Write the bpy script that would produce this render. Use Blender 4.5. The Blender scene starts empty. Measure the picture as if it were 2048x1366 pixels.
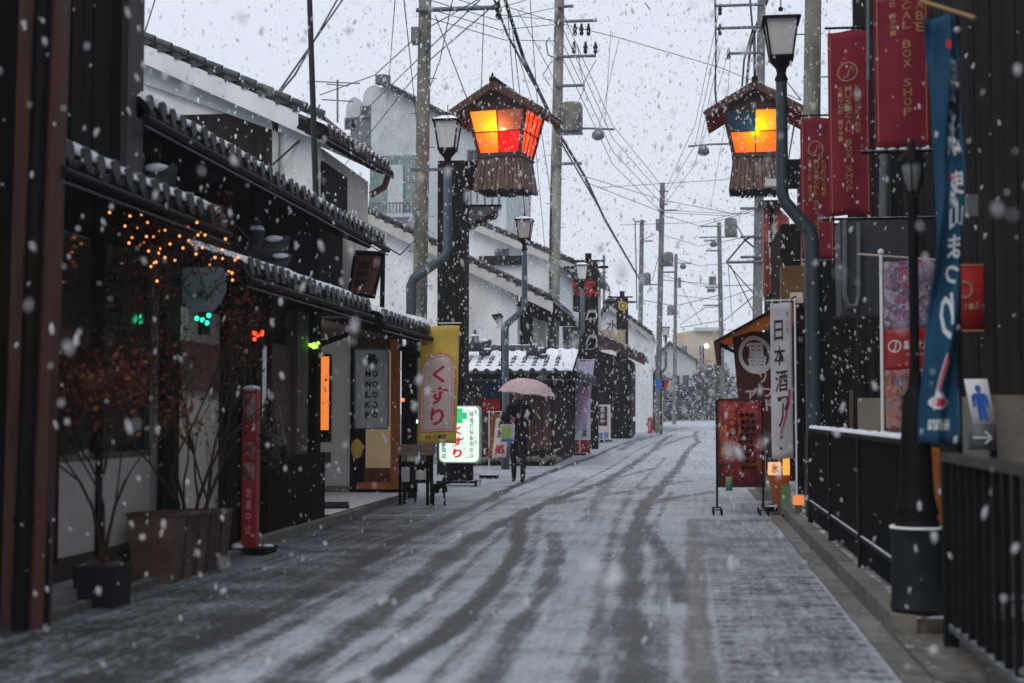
import bpy, math, random
import numpy as np
from mathutils import Vector, Matrix
random.seed(7); rng = np.random.default_rng(7)
S = bpy.context.scene
COL = S.collection
# ---------------------------------------------------------------- camera, sky, sun, exposure
F = 2844.4                      # focal length in pixels of a 2048 px wide frame (50 mm)
EYE = 1.25
PITCH = math.atan(145 / F); YAW = math.atan(351 / F * math.cos(PITCH))
cd = bpy.data.cameras.new('camera'); cam = bpy.data.objects.new('camera', cd); COL.objects.link(cam)
cam.location = (0, 0, EYE); cam.rotation_euler = (math.pi / 2 + PITCH, 0, YAW)
cd.lens = 50; cd.sensor_width = 36; cd.clip_start = .05; cd.clip_end = 3000
cd.dof.use_dof = True; cd.dof.focus_distance = 27; cd.dof.aperture_fstop = 1.9
S.camera = cam
W = bpy.data.worlds.new('World'); S.world = W; W.use_nodes = True
nt = W.node_tree; nt.nodes.clear()
wo = nt.nodes.new('ShaderNodeOutputWorld'); bg1 = nt.nodes.new('ShaderNodeBackground'); bg2 = nt.nodes.new('ShaderNodeBackground')
ad = nt.nodes.new('ShaderNodeAddShader'); sk = nt.nodes.new('ShaderNodeTexSky')
SUN_EL, SUN_ROT = math.radians(50), math.radians(200)
sk.sky_type = 'NISHITA'; sk.sun_disc = False; sk.sun_elevation = SUN_EL; sk.sun_rotation = SUN_ROT; sk.dust_density = 6; sk.air_density = 1.5
nt.links.new(sk.outputs[0], bg1.inputs[0]); bg1.inputs[1].default_value = .012
# closed cloud deck: an even grey, a touch brighter overhead, everywhere round the dome
tc = nt.nodes.new('ShaderNodeTexCoord'); sx = nt.nodes.new('ShaderNodeSeparateXYZ'); cr = nt.nodes.new('ShaderNodeValToRGB')
nt.links.new(tc.outputs['Generated'], sx.inputs[0]); nt.links.new(sx.outputs[2], cr.inputs[0])
cr.color_ramp.elements[0].color = (.67, .73, .825, 1); cr.color_ramp.elements[1].color = (.78, .82, .92, 1)
nt.links.new(cr.outputs[0], bg2.inputs[0]); bg2.inputs[1].default_value = 1.06
nt.links.new(bg1.outputs[0], ad.inputs[0]); nt.links.new(bg2.outputs[0], ad.inputs[1]); nt.links.new(ad.outputs[0], wo.inputs[0])
sl = bpy.data.lights.new('sun', 'SUN'); sl.energy = .8; sl.angle = math.radians(40); sl.color = (1, .97, .93)
so = bpy.data.objects.new('sun', sl); COL.objects.link(so); so.rotation_euler = (math.radians(40), 0, math.radians(-20))
S.view_settings.view_transform = 'Standard'; S.view_settings.look = 'None'; S.view_settings.exposure = 0; S.view_settings.gamma = 1
S.render.engine = 'CYCLES'
S.cycles.volume_bounces = 1; S.cycles.max_bounces = 6; S.cycles.volume_step_rate = 4; S.cycles.sample_clamp_indirect = 4

# ---------------------------------------------------------------- where things stand
CY, SY, CP, SP = math.cos(YAW), math.sin(YAW), math.cos(PITCH), math.sin(PITCH)
FW = Vector((-SY * CP, CY * CP, SP)); RT = Vector((CY, SY, 0)); UP = RT.cross(FW)
EV = Vector((0, 0, EYE))
def gz(y):  # the street climbs a little beyond the shops
    return 0 if y < 32 else .85 * min(1, (y - 32) / 68) ** 1.25
def ray(u, v): return FW + RT * ((u - 1024) / F) + UP * ((683 - v) / F)
def at(u, v, Y):
    d = ray(u, v); return EV + d * (Y / d.y)
def onX(u, v, X):
    d = ray(u, v); return EV + d * (X / d.x)
def gnd(u, v, z=None):
    d = ray(u, v); h = 0 if z is None else z
    for _ in range(1 if z is not None else 12):
        t = (h - EYE) / min(d.z, -1e-4)
        p = EV + d * t
        if z is None: h = h * .5 + gz(min(p.y, 130)) * .5
    return p
def bend(y): return 0 if y < 42 else .0019 * (y - 42) ** 2

# ---------------------------------------------------------------- materials
def mat(name, col, rough=.75, var=.25, scale=5, bump=.25, bscale=45, metal=0, snow=0, stretch=(1, 1, 1), spec=.3, trans=0, col2=None):
    m = bpy.data.materials.new(name); m.use_nodes = True; t = m.node_tree; n = t.nodes; L = t.links
    b = n['Principled BSDF']; b.inputs['Roughness'].default_value = rough; b.inputs['Metallic'].default_value = metal
    b.inputs['Specular IOR Level'].default_value = spec
    if trans: b.inputs['Transmission Weight'].default_value = trans
    c = n.new('ShaderNodeTexCoord'); oi = n.new('ShaderNodeObjectInfo'); mp = n.new('ShaderNodeMapping'); va = n.new('ShaderNodeVectorMath')
    mu = n.new('ShaderNodeMath'); mu.operation = 'MULTIPLY'; mu.inputs[1].default_value = 37
    L.new(oi.outputs['Random'], mu.inputs[0]); L.new(c.outputs['Object'], va.inputs[0]); L.new(mu.outputs[0], va.inputs[1])
    mp.inputs['Scale'].default_value = stretch; L.new(va.outputs[0], mp.inputs[0])
    n1 = n.new('ShaderNodeTexNoise'); n1.inputs['Scale'].default_value = scale; n1.inputs['Detail'].default_value = 6; n1.inputs['Roughness'].default_value = .65
    L.new(mp.outputs[0], n1.inputs['Vector'])
    r = n.new('ShaderNodeValToRGB'); L.new(n1.outputs[0], r.inputs[0])
    a = [max(0, x * (1 - var)) for x in col]; z = [x * (1 + var) for x in (col2 or col)]
    r.color_ramp.elements[0].position = .32; r.color_ramp.elements[1].position = .68
    r.color_ramp.elements[0].color = (*a, 1); r.color_ramp.elements[1].color = (*z, 1)
    # each object of this material a little lighter or darker
    hv = n.new('ShaderNodeHueSaturation'); mr0 = n.new('ShaderNodeMapRange'); mr0.inputs[3].default_value = 1 - var * .5; mr0.inputs[4].default_value = 1 + var * .5
    L.new(oi.outputs['Random'], mr0.inputs[0]); L.new(mr0.outputs[0], hv.inputs['Value']); L.new(r.outputs[0], hv.inputs['Color'])
    out = hv.outputs[0]
    if snow:
        g = n.new('ShaderNodeNewGeometry'); s = n.new('ShaderNodeSeparateXYZ'); L.new(g.outputs['Normal'], s.inputs[0])
        n2 = n.new('ShaderNodeTexNoise'); n2.inputs['Scale'].default_value = 14; n2.inputs['Detail'].default_value = 4; L.new(c.outputs['Object'], n2.inputs['Vector'])
        m1 = n.new('ShaderNodeMath'); m1.operation = 'MULTIPLY_ADD'; m1.inputs[1].default_value = .7; L.new(n2.outputs[0], m1.inputs[0]); L.new(s.outputs[2], m1.inputs[2])
        mr = n.new('ShaderNodeMapRange'); mr.inputs[1].default_value = 1.52 - snow * .4; mr.inputs[2].default_value = 1.64 - snow * .4; L.new(m1.outputs[0], mr.inputs[0])
        mx = n.new('ShaderNodeMix'); mx.data_type = 'RGBA'; L.new(mr.outputs[0], mx.inputs[0]); L.new(out, mx.inputs[6]); mx.inputs[7].default_value = (.8, .82, .86, 1)
        out = mx.outputs[2]
    L.new(out, b.inputs['Base Color'])
    if bump:
        n3 = n.new('ShaderNodeTexNoise'); n3.inputs['Scale'].default_value = bscale; n3.inputs['Detail'].default_value = 5; L.new(mp.outputs[0], n3.inputs['Vector'])
        bp = n.new('ShaderNodeBump'); bp.inputs['Strength'].default_value = bump; bp.inputs['Distance'].default_value = .01
        L.new(n3.outputs[0], bp.inputs['Height']); L.new(bp.outputs[0], b.inputs['Normal'])
    return m
def emit(name, col, st, base=None):
    m = bpy.data.materials.new(name); m.use_nodes = True; b = m.node_tree.nodes['Principled BSDF']
    b.inputs['Base Color'].default_value = (*(base or col), 1); b.inputs['Emission Color'].default_value = (*col, 1); b.inputs['Emission Strength'].default_value = st
    b.inputs['Roughness'].default_value = .4
    return m
def pane_mat(name, col, glow, st):   # coloured glass that a bulb shines through
    m = bpy.data.materials.new(name); m.use_nodes = True; t = m.node_tree; n = t.nodes; n.clear()
    o = n.new('ShaderNodeOutputMaterial'); tr = n.new('ShaderNodeBsdfTranslucent'); tp = n.new('ShaderNodeBsdfTransparent'); gl = n.new('ShaderNodeBsdfGlossy'); em = n.new('ShaderNodeEmission')
    gl.inputs['Roughness'].default_value = .15
    tr.inputs[0].default_value = (*col, 1); tp.inputs[0].default_value = (*col, 1); em.inputs[0].default_value = (*glow, 1); em.inputs[1].default_value = st
    nz = n.new('ShaderNodeTexNoise'); nz.inputs['Scale'].default_value = 18; c = n.new('ShaderNodeTexCoord'); t.links.new(c.outputs['Object'], nz.inputs['Vector'])
    mr = n.new('ShaderNodeMapRange'); mr.inputs[3].default_value = .45; mr.inputs[4].default_value = .62; t.links.new(nz.outputs[0], mr.inputs[0])
    m1 = n.new('ShaderNodeMixShader'); t.links.new(mr.outputs[0], m1.inputs[0]); t.links.new(tp.outputs[0], m1.inputs[1]); t.links.new(tr.outputs[0], m1.inputs[2])
    m2 = n.new('ShaderNodeMixShader'); m2.inputs[0].default_value = .05; t.links.new(m1.outputs[0], m2.inputs[1]); t.links.new(gl.outputs[0], m2.inputs[2])
    a = n.new('ShaderNodeAddShader'); t.links.new(m2.outputs[0], a.inputs[0]); t.links.new(em.outputs[0], a.inputs[1]); t.links.new(a.outputs[0], o.inputs[0])
    return m
M = dict(
    black_wood=mat('black_wood', (.009, .008, .008), .85, .5, 3, .5, 30, stretch=(6, 6, .5), spec=.08),
    dark_wood=mat('dark_wood', (.019, .014, .013), .85, .5, 3, .5, 30, stretch=(6, 6, .5), spec=.08),
    brown_wood=mat('brown_wood', (.075, .035, .024), .65, .4, 3, .4, 30, stretch=(6, 6, .5)),
    rust_wood=mat('rust_wood', (.16, .06, .03), .65, .35, 3, .4, 30, stretch=(6, 6, .5)),
    lamp_wood=mat('lamp_wood', (.12, .075, .058), .7, .6, 4, .4, 30, stretch=(5, 5, .4), snow=.35),
    grey_wood=mat('grey_wood', (.12, .095, .08), .8, .4, 3, .4, 30, stretch=(6, 6, .5)),
    orange_wood=mat('orange_wood', (.42, .13, .03), .6, .25, 3, .3, 30, stretch=(6, 6, .5)),
    white=mat('white_plaster', (.83, .85, .86), .85, .12, 1.6, .25, 50, stretch=(1, 1, .35)),
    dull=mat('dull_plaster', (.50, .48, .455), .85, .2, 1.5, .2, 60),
    grey=mat('grey_render', (.27, .27, .265), .85, .2, 2, .2, 50),
    pale=mat('pale_cladding', (.50, .55, .56), .8, .15, 2, .15, 50),
    tan=mat('tan_render', (.48, .37, .26), .85, .2, 1.5, .2, 50),
    tile=mat('fired_grey_tile', (.05, .052, .06), .5, .35, 8, .3, 40, snow=.75),
    tile_end=mat('tile_end', (.04, .042, .05), .5, .35, 8, .3, 40, snow=.3),
    snow=mat('snow', (.82, .85, .9), .75, .04, 9, .7, 25),
    blk=mat('black_metal', (.006, .0065, .007), .6, .3, 8, .15, 60, spec=.10),
    blk_snow=mat('black_metal_snowed', (.006, .006, .007), .6, .3, 8, .15, 60, spec=.10, snow=.85),
    teal=mat('teal_paint', (.085, .13, .15), .5, .2, 9, .15, 60, spec=.5, snow=.2),
    navy=mat('dark_teal_paint', (.022, .04, .05), .5, .2, 9, .15, 60, spec=.5),
    steel=mat('grey_steel', (.11, .12, .14), .5, .2, 9, .15, 60, spec=.5, snow=.5),
    pole=mat('utility_concrete', (.15, .15, .12), .85, .5, 3, .4, 30, stretch=(1, 1, .35), snow=.2, col2=(.19, .18, .15)),
    farpole=mat('far_concrete', (.15, .15, .15), .85, .3, 3, .3, 30, stretch=(1, 1, .35)),
    conc=mat('kerb_concrete', (.16, .15, .135), .85, .35, 9, .4, 60, snow=.2),
    wire=mat('black_cable', (.02, .02, .022), .6, .2, 5, 0),
    glass=mat('dark_glass', (.02, .023, .026), .08, .3, 3, 0, spec=.7),
    frost=mat('frosted_lamp_glass', (.60, .58, .57), .35, .08, 6, .1, 30, spec=.5),
    red=mat('red_cloth', (.20, .011, .026), .8, .18, 4, .2, 90),
    blue=mat('blue_cloth', (.006, .055, .11), .8, .12, 4, .2, 90),
    gold=mat('gold_print', (.36, .22, .10), .8, .1, 4, 0),
    ink=mat('black_print', (.015, .015, .018), .8, .1, 4, 0),
    whiteink=mat('white_print', (.70, .72, .74), .8, .06, 4, 0),
    redink=mat('red_print', (.55, .02, .06), .8, .08, 4, 0),
    pinkink=mat('pink_print', (.75, .30, .36), .8, .08, 4, 0),
    blueink=mat('blue_print', (.03, .14, .55), .7, .08, 4, 0),
    yellow=mat('yellow_cloth', (.85, .66, .15), .8, .15, 4, .2, 90),
    cream=mat('cream_cloth', (.84, .74, .70), .8, .06, 4, .1, 90),
    whitecloth=mat('white_cloth', (.66, .66, .70), .85, .06, 4, .2, 90),
    browncloth=mat('brown_cloth', (.075, .022, .022), .85, .15, 4, .2, 90),
    purplecloth=mat('lilac_cloth', (.55, .48, .66), .85, .08, 4, .2, 90),
    orangecloth=mat('orange_awning_canvas', (.48, .15, .035), .8, .12, 4, .2, 60),
    flagred=mat('poster_red', (.34, .012, .012), .7, .2, 4, .1, 40),
    redpaint=mat('red_paint', (.38, .012, .016), .5, .2, 6, .1, 40, spec=.5),
    greenpaint=mat('green_paint', (.16, .30, .17), .6, .2, 6, .1, 40),
    stone=mat('pale_stone', (.22, .20, .17), .85, .2, 9, .3, 50),
    planter=mat('brown_planter', (.085, .045, .038), .7, .4, 4, .3, 30, col2=(.13, .075, .06)),
    skin=mat('skin', (.42, .24, .17), .55, .08, 8, .05, 60),
    coat=mat('black_coat', (.014, .014, .017), .85, .2, 9, .3, 90, snow=.15),
    hair=mat('dark_hair', (.05, .02, .012), .6, .3, 40, .3, 90),
    umb=mat('pink_umbrella_cloth', (.74, .58, .60), .7, .04, 6, .1, 60),
    redleaf=mat('rust_leaf', (.16, .035, .02), .8, .6, 60, 0, snow=.12),
    orleaf=mat('orange_leaf', (.30, .11, .025), .8, .5, 60, 0, snow=.12),
    green=mat('green_leaf', (.05, .085, .045), .8, .6, 60, 0, snow=.3),
    bark=mat('bark', (.05, .028, .022), .9, .4, 20, .5, 60, snow=.3),
    fartree=mat('snowed_foliage', (.07, .08, .08), .9, .5, 30, 0, snow=1.1),
)
def thin_cloth(name, col, t=.45):
    m = mat(name, col, .8, .12, 4, .2, 60); nt_ = m.node_tree; b_ = nt_.nodes['Principled BSDF']; tr = nt_.nodes.new('ShaderNodeBsdfTranslucent'); mx = nt_.nodes.new('ShaderNodeMixShader'); mx.inputs[0].default_value = t
    nt_.links.new(b_.inputs['Base Color'].links[0].from_socket, tr.inputs[0]); nt_.links.new(b_.outputs[0], mx.inputs[1]); nt_.links.new(tr.outputs[0], mx.inputs[2]); nt_.links.new(mx.outputs[0], nt_.nodes['Material Output'].inputs['Surface']); return m
M['orangecloth'] = thin_cloth('orange_awning_canvas_thin', (.62, .24, .06), .6); M['umb'] = thin_cloth('pink_umbrella_thin', (.80, .62, .63), .4)
M['yellow'] = thin_cloth('yellow_thin_cloth', (.88, .68, .16), .4); M['whitecloth'] = thin_cloth('white_thin_cloth', (.76, .76, .80), .4); M['purplecloth'] = thin_cloth('lilac_thin_cloth', (.66, .56, .74), .45); M['cream'] = thin_cloth('cream_thin_cloth', (.84, .75, .70), .35)
# printed pictures: flat colour print broken into patches
def print_mat(name, cols, scale):
    m = bpy.data.materials.new(name); m.use_nodes = True; t = m.node_tree; n = t.nodes; b = n['Principled BSDF']; b.inputs['Roughness'].default_value = .8
    c = n.new('ShaderNodeTexCoord'); w = n.new('ShaderNodeTexNoise'); w.inputs['Scale'].default_value = scale * .6; w.inputs['Detail'].default_value = 3
    t.links.new(c.outputs['Object'], w.inputs['Vector'])
    mx = n.new('ShaderNodeMix'); mx.data_type = 'RGBA'; mx.inputs[0].default_value = .25; t.links.new(c.outputs['Object'], mx.inputs[6]); t.links.new(w.outputs[1], mx.inputs[7])
    v = n.new('ShaderNodeTexVoronoi'); v.inputs['Scale'].default_value = scale; t.links.new(mx.outputs[2], v.inputs['Vector'])
    s = n.new('ShaderNodeSeparateColor'); t.links.new(v.outputs['Color'], s.inputs[0]); r = n.new('ShaderNodeValToRGB'); t.links.new(s.outputs[0], r.inputs[0])
    e = r.color_ramp.elements
    while len(e) < len(cols): e.new(.5)
    for i, k in enumerate(cols): e[i].position = i / (len(cols) - .99); e[i].color = (*k, 1)
    t.links.new(r.outputs[0], b.inputs['Base Color']); return m
M['pic_lilac'] = print_mat('lilac_photo_print', [(.30, .27, .42), (.10, .07, .12), (.24, .16, .26), (.45, .42, .55), (.16, .10, .16), (.35, .30, .34), (.45, .05, .08), (.5, .48, .6), (.06, .04, .06)], 24)
M['pic_brown'] = print_mat('pinkish_photo_print', [(.30, .14, .12), (.12, .05, .05), (.40, .26, .22), (.20, .20, .30), (.22, .06, .06), (.42, .33, .28), (.45, .03, .04), (.55, .3, .1)], 26)
M['pic_food'] = print_mat('grilled_food_print', [(.30, .01, .03), (.02, .01, .01), (.42, .03, .03), (.10, .01, .05), (.50, .15, .03), (.20, .0, .05)], 22)

# ---------------------------------------------------------------- mesh tools
ORG = {}
class MB:
    def __init__(s): s.v = []; s.f = []; s.sm = []
    def face(s, pts, smooth=False):
        i = len(s.v); s.v += [Vector(p) for p in pts]; s.f.append(tuple(range(i, i + len(pts)))); s.sm.append(smooth)
    def raw(s, V, Fc, smooth=False):
        i = len(s.v); s.v += [Vector(p) for p in V]; s.f += [tuple(a + i for a in f) for f in Fc]; s.sm += [smooth] * len(Fc)
    def hexa(s, p):   # 4 bottom + 4 top
        s.raw(p, [(3, 2, 1, 0), (4, 5, 6, 7), (0, 1, 5, 4), (1, 2, 6, 5), (2, 3, 7, 6), (3, 0, 4, 7)])
    def box(s, x0, x1, y0, y1, z0, z1, rz=0, c=None):
        p = [(x0, y0, z0), (x1, y0, z0), (x1, y1, z0), (x0, y1, z0), (x0, y0, z1), (x1, y0, z1), (x1, y1, z1), (x0, y1, z1)]
        if rz:
            c = Vector(c or ((x0 + x1) / 2, (y0 + y1) / 2, 0)); R = Matrix.Rotation(rz, 3, 'Z')
            p = [R @ (Vector(q) - c) + c for q in p]
        s.hexa(p); return s
    def bar(s, a, b, w, h, up=Vector((0, 0, 1))):
        a = Vector(a); b = Vector(b); d = (b - a).normalized(); u = Vector(up)
        if abs(d.dot(u)) > .95: u = Vector((0, 1, 0))
        x = d.cross(u).normalized() * w / 2; y = x.normalized().cross(d) * h / 2
        s.hexa([a - x - y, a + x - y, b + x - y, b - x - y, a - x + y, a + x + y, b + x + y, b - x + y]); return s
    def tube(s, pts, r, n=8, caps=True):
        pts = [Vector(p) for p in pts]; rs = r if isinstance(r, (list, tuple)) else [r] * len(pts)
        V = []; ref = None
        for i, p in enumerate(pts):
            d = (pts[min(i + 1, len(pts) - 1)] - pts[max(i - 1, 0)])
            d = d.normalized() if d.length > 1e-9 else Vector((0, 0, 1))
            if ref is None: ref = Vector((1, 0, 0)) if abs(d.x) < .8 else Vector((0, 1, 0))
            x = (ref - d * ref.dot(d)).normalized(); ref = x; y = d.cross(x)
            V += [p + (x * math.cos(a * 2 * math.pi / n) + y * math.sin(a * 2 * math.pi / n)) * rs[i] for a in range(n)]
        Fc = [(i * n + a, i * n + (a + 1) % n, (i + 1) * n + (a + 1) % n, (i + 1) * n + a) for i in range(len(pts) - 1) for a in range(n)]
        s.raw(V, Fc, True)
        if caps:
            s.face(V[:n][::-1]); s.face(V[-n:])
        return s
    def lathe(s, prof, c, n=16, ax=None):
        c = Vector(c); V = [c + Vector((r * math.cos(2 * math.pi * a / n), r * math.sin(2 * math.pi * a / n), z)) for r, z in prof for a in range(n)]
        s.raw(V, [(i * n + a, i * n + (a + 1) % n, (i + 1) * n + (a + 1) % n, (i + 1) * n + a) for i in range(len(prof) - 1) for a in range(n)], True)
        s.face(V[:n][::-1]); s.face(V[-n:]); return s
    def frustum(s, c, w0, w1, z0, z1, rz=0, d0=None, d1=None):
        d0 = d0 or w0; d1 = d1 or w1; R = Matrix.Rotation(rz, 3, 'Z'); c = Vector(c)
        q = lambda w, d, z: [c + R @ Vector((x * w / 2, y * d / 2, z)) for x, y in ((-1, -1), (1, -1), (1, 1), (-1, 1))]
        s.hexa(q(w0, d0, z0) + q(w1, d1, z1)); return s
    def prism(s, poly, e):  # planar polygon pushed along e
        poly = [Vector(p) for p in poly]; e = Vector(e); n = len(poly); b = [p + e for p in poly]
        s.face(poly); s.face(b[::-1])
        for i in range(n): s.face([poly[i], b[i], b[(i + 1) % n], poly[(i + 1) % n]])
        return s
    def ball(s, c, r, seg=8, rings=5, sz=1):
        prof = [(max(1e-4, r * math.sin(math.pi * k / rings)), -r * sz * math.cos(math.pi * k / rings)) for k in range(rings + 1)]
        return s.lathe(prof, c, seg)
    def build(s, name, m, parent=None, label=None, cat=None, group=None, kind=None, org=None):
        if parent is not None: o0 = ORG[parent.name]
        elif org is not None: o0 = Vector(org)
        elif kind: o0 = Vector((0, 0, 0))
        else:
            a = np.array([p[:] for p in s.v]); lo, hi = a.min(0), a.max(0); o0 = Vector(((lo[0] + hi[0]) / 2, (lo[1] + hi[1]) / 2, lo[2]))
        me = bpy.data.meshes.new(name); me.from_pydata([tuple(p - o0) for p in s.v], [], s.f); me.polygons.foreach_set('use_smooth', s.sm)
        me.materials.append(M[m] if isinstance(m, str) else m)
        o = bpy.data.objects.new(name, me); COL.objects.link(o)
        if parent is not None: o.parent = parent
        else: o.location = o0
        ORG[o.name] = o0; return tag(o, label, cat, group, kind)
def tag(o, label=None, cat=None, group=None, kind=None):
    for k, v in (('label', label), ('category', cat), ('group', group), ('kind', kind)):
        if v: o[k] = v
    return o
def thing(name, label, cat, loc, group=None, kind=None):
    o = bpy.data.objects.new(name, None); COL.objects.link(o); o.location = loc; o.empty_display_size = .2
    ORG[o.name] = Vector(loc); return tag(o, label, cat, group, kind)
def struct(name, loc=(0, 0, 0)): return thing(name, None, None, loc, kind='structure')
def array(o, offs):     # alike pieces that share their mesh
    for d in offs:
        c = o.copy(); c.rotation_euler = (0, 0, 0); c.location = o.location + Vector(d); COL.objects.link(c); ORG[c.name] = ORG[o.name]
def kids(o): return [c for c in bpy.data.objects if c.parent == o]
def dup(o, loc, label, rz=None):
    def cp(a, par):
        c = a.copy(); COL.objects.link(c); ORG[c.name] = ORG[a.name]
        if par is not None: c.parent = par
        for k in kids(a): cp(k, c)
        return c
    c = cp(o, None); c.location = loc; c['label'] = label
    if rz is not None: c.rotation_euler.z = rz
    return c
# lettering
_fc = bpy.data.curves.new('lettering', 'FONT'); _fo = bpy.data.objects.new('lettering', _fc); _fc.resolution_u = 2; _gl = {}
def glyph(ch, bold):
    k = (ch, bold)
    if k not in _gl:
        _fc.body = ch; _fc.offset = bold; me = bpy.data.meshes.new_from_object(_fo)
        V = np.array([v.co[:2] for v in me.vertices]) if len(me.vertices) else np.zeros((0, 2)); P = [tuple(p.vertices) for p in me.polygons]
        lo, hi = V.min(0), V.max(0); _gl[k] = ((V - lo) / np.maximum(hi - lo, 1e-3), P); bpy.data.meshes.remove(me)
    return _gl[k]
def write(name, cells, fn, m, parent, bold=.02, mirror=False, n=None):
    """cells: (char, s0, t0, s1, t1) on a surface fn(s, t); s to the right, t down"""
    b = MB()
    for ch, s0, t0, s1, t1 in cells:
        V, P = glyph(ch, bold)
        b.raw([fn(s0 + (1 - a[0] if mirror else a[0]) * (s1 - s0), t1 + a[1] * (t0 - t1)) for a in V], P)
    return b.build(name, m, parent)
def column(txt, s, t0, t1, w, gap=.18):
    h = (t1 - t0) / len(txt); return [(c, s - w / 2, t0 + h * (i + gap / 2), s + w / 2, t0 + h * (i + 1 - gap / 2)) for i, c in enumerate(txt) if c != ' ']
def flat(o, r, d, n=Vector((0, 0, 0))):
    o, r, d, n = map(Vector, (o, r, d, n)); return lambda s, t: o + r * s + d * t + n
def face_cam(u0, v0, u1, v1, Y, off=0):      # a board that faces down the street
    a = at(u0, v0, Y); b = at(u1, v0, Y); c = at(u0, v1, Y); r = Vector((b.x - a.x, 0, 0)); d = Vector((0, 0, c.z - a.z))
    return flat((a.x, Y - off, a.z), r, d)
def cloth(name, fn, m, parent, ns=8, nt=24, nrm=(0, 1, 0), th=.004, s0=0, t0=0, s1=1, t1=1):
    b = MB(); g = [[fn(s0 + (s1 - s0) * i / ns, t0 + (t1 - t0) * j / nt) for i in range(ns + 1)] for j in range(nt + 1)]; e = Vector(nrm) * th; K = ns + 1
    V = [p for r in g for p in r]; N = len(V); V += [p + e for p in V]; Fc = []
    for j in range(nt):
        for i in range(ns):
            a = j * K + i; q = (a, a + 1, a + K + 1, a + K); Fc += [q[::-1], tuple(x + N for x in q)]
    rim = [i for i in range(K)] + [j * K + ns for j in range(1, nt + 1)] + [nt * K + i for i in range(ns - 1, -1, -1)] + [j * K for j in range(nt - 1, 0, -1)]
    for i in range(len(rim)):
        a, c = rim[i], rim[(i + 1) % len(rim)]; Fc.append((a, c, c + N, a + N))
    b.raw(V, Fc, True); return b.build(name, m, parent)
def ring_s(cs, ct, rs, rt, w, fn, m, parent, name='emblem', n=28, a0=0, a1=2 * math.pi):
    b = MB()
    for i in range(n):
        p, q = a0 + (a1 - a0) * i / n, a0 + (a1 - a0) * (i + 1) / n; k = 1 - w
        b.face([fn(cs + rs * math.cos(p), ct + rt * math.sin(p)), fn(cs + rs * math.cos(q), ct + rt * math.sin(q)), fn(cs + rs * k * math.cos(q), ct + rt * k * math.sin(q)), fn(cs + rs * k * math.cos(p), ct + rt * k * math.sin(p))])
    return b.build(name, m, parent)
def stroke(pts, w, fn, m, parent, name='brush_stroke', asp=1):   # a painted stroke on a surface
    b = MB()
    for i in range(len(pts) - 1):
        (x0, y0), (x1, y1) = pts[i], pts[i + 1]; dx, dy = x1 - x0, (y1 - y0) * asp; L = math.hypot(dx, dy) or 1; nx, ny = -dy / L * w, dx / L * w / asp
        k = 1 - .5 * i / len(pts); k2 = 1 - .5 * (i + 1) / len(pts)
        b.face([fn(x0 + nx * k, y0 + ny * k), fn(x1 + nx * k2, y1 + ny * k2), fn(x1 - nx * k2, y1 - ny * k2), fn(x0 - nx * k, y0 - ny * k)])
    return b.build(name, m, parent)
# ---------------------------------------------------------------- ground
def sheet(name, xs, ys, dz, m, att=None, follow=True, smooth=True):
    X, Y = np.meshgrid(xs, ys); n, k = X.shape
    G = np.array([gz(y) for y in ys])[:, None] + 0 * X; B = (np.array([bend(min(y, 130)) for y in ys])[:, None] if follow else 0) + X
    V = np.stack([B, Y, G + dz], -1).reshape(-1, 3).astype(np.float32)
    i = np.arange(n * k).reshape(n, k); q = np.stack([i[:-1, :-1], i[:-1, 1:], i[1:, 1:], i[1:, :-1]], -1).reshape(-1, 4)
    me = bpy.data.meshes.new(name); me.vertices.add(len(V)); me.vertices.foreach_set('co', V.ravel())
    me.loops.add(q.size); me.loops.foreach_set('vertex_index', q.ravel().astype(np.int32))
    me.polygons.add(len(q)); me.polygons.foreach_set('loop_start', (np.arange(len(q)) * 4).astype(np.int32)); me.update(calc_edges=True); me.validate()
    if att is not None:
        a = me.attributes.new('wear', 'FLOAT_COLOR', 'POINT'); c = np.ones((len(V), 4), np.float32); c[:, :3] = att(V[:, 0] - (np.array([bend(min(y, 130)) for y in V[:, 1]]) if follow else 0), V[:, 1]); a.data.foreach_set('color', c.ravel())
    me.materials.append(m); o = bpy.data.objects.new(name, me); COL.objects.link(o); ORG[name] = Vector((0, 0, 0)); o['kind'] = 'structure'; return o
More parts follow.
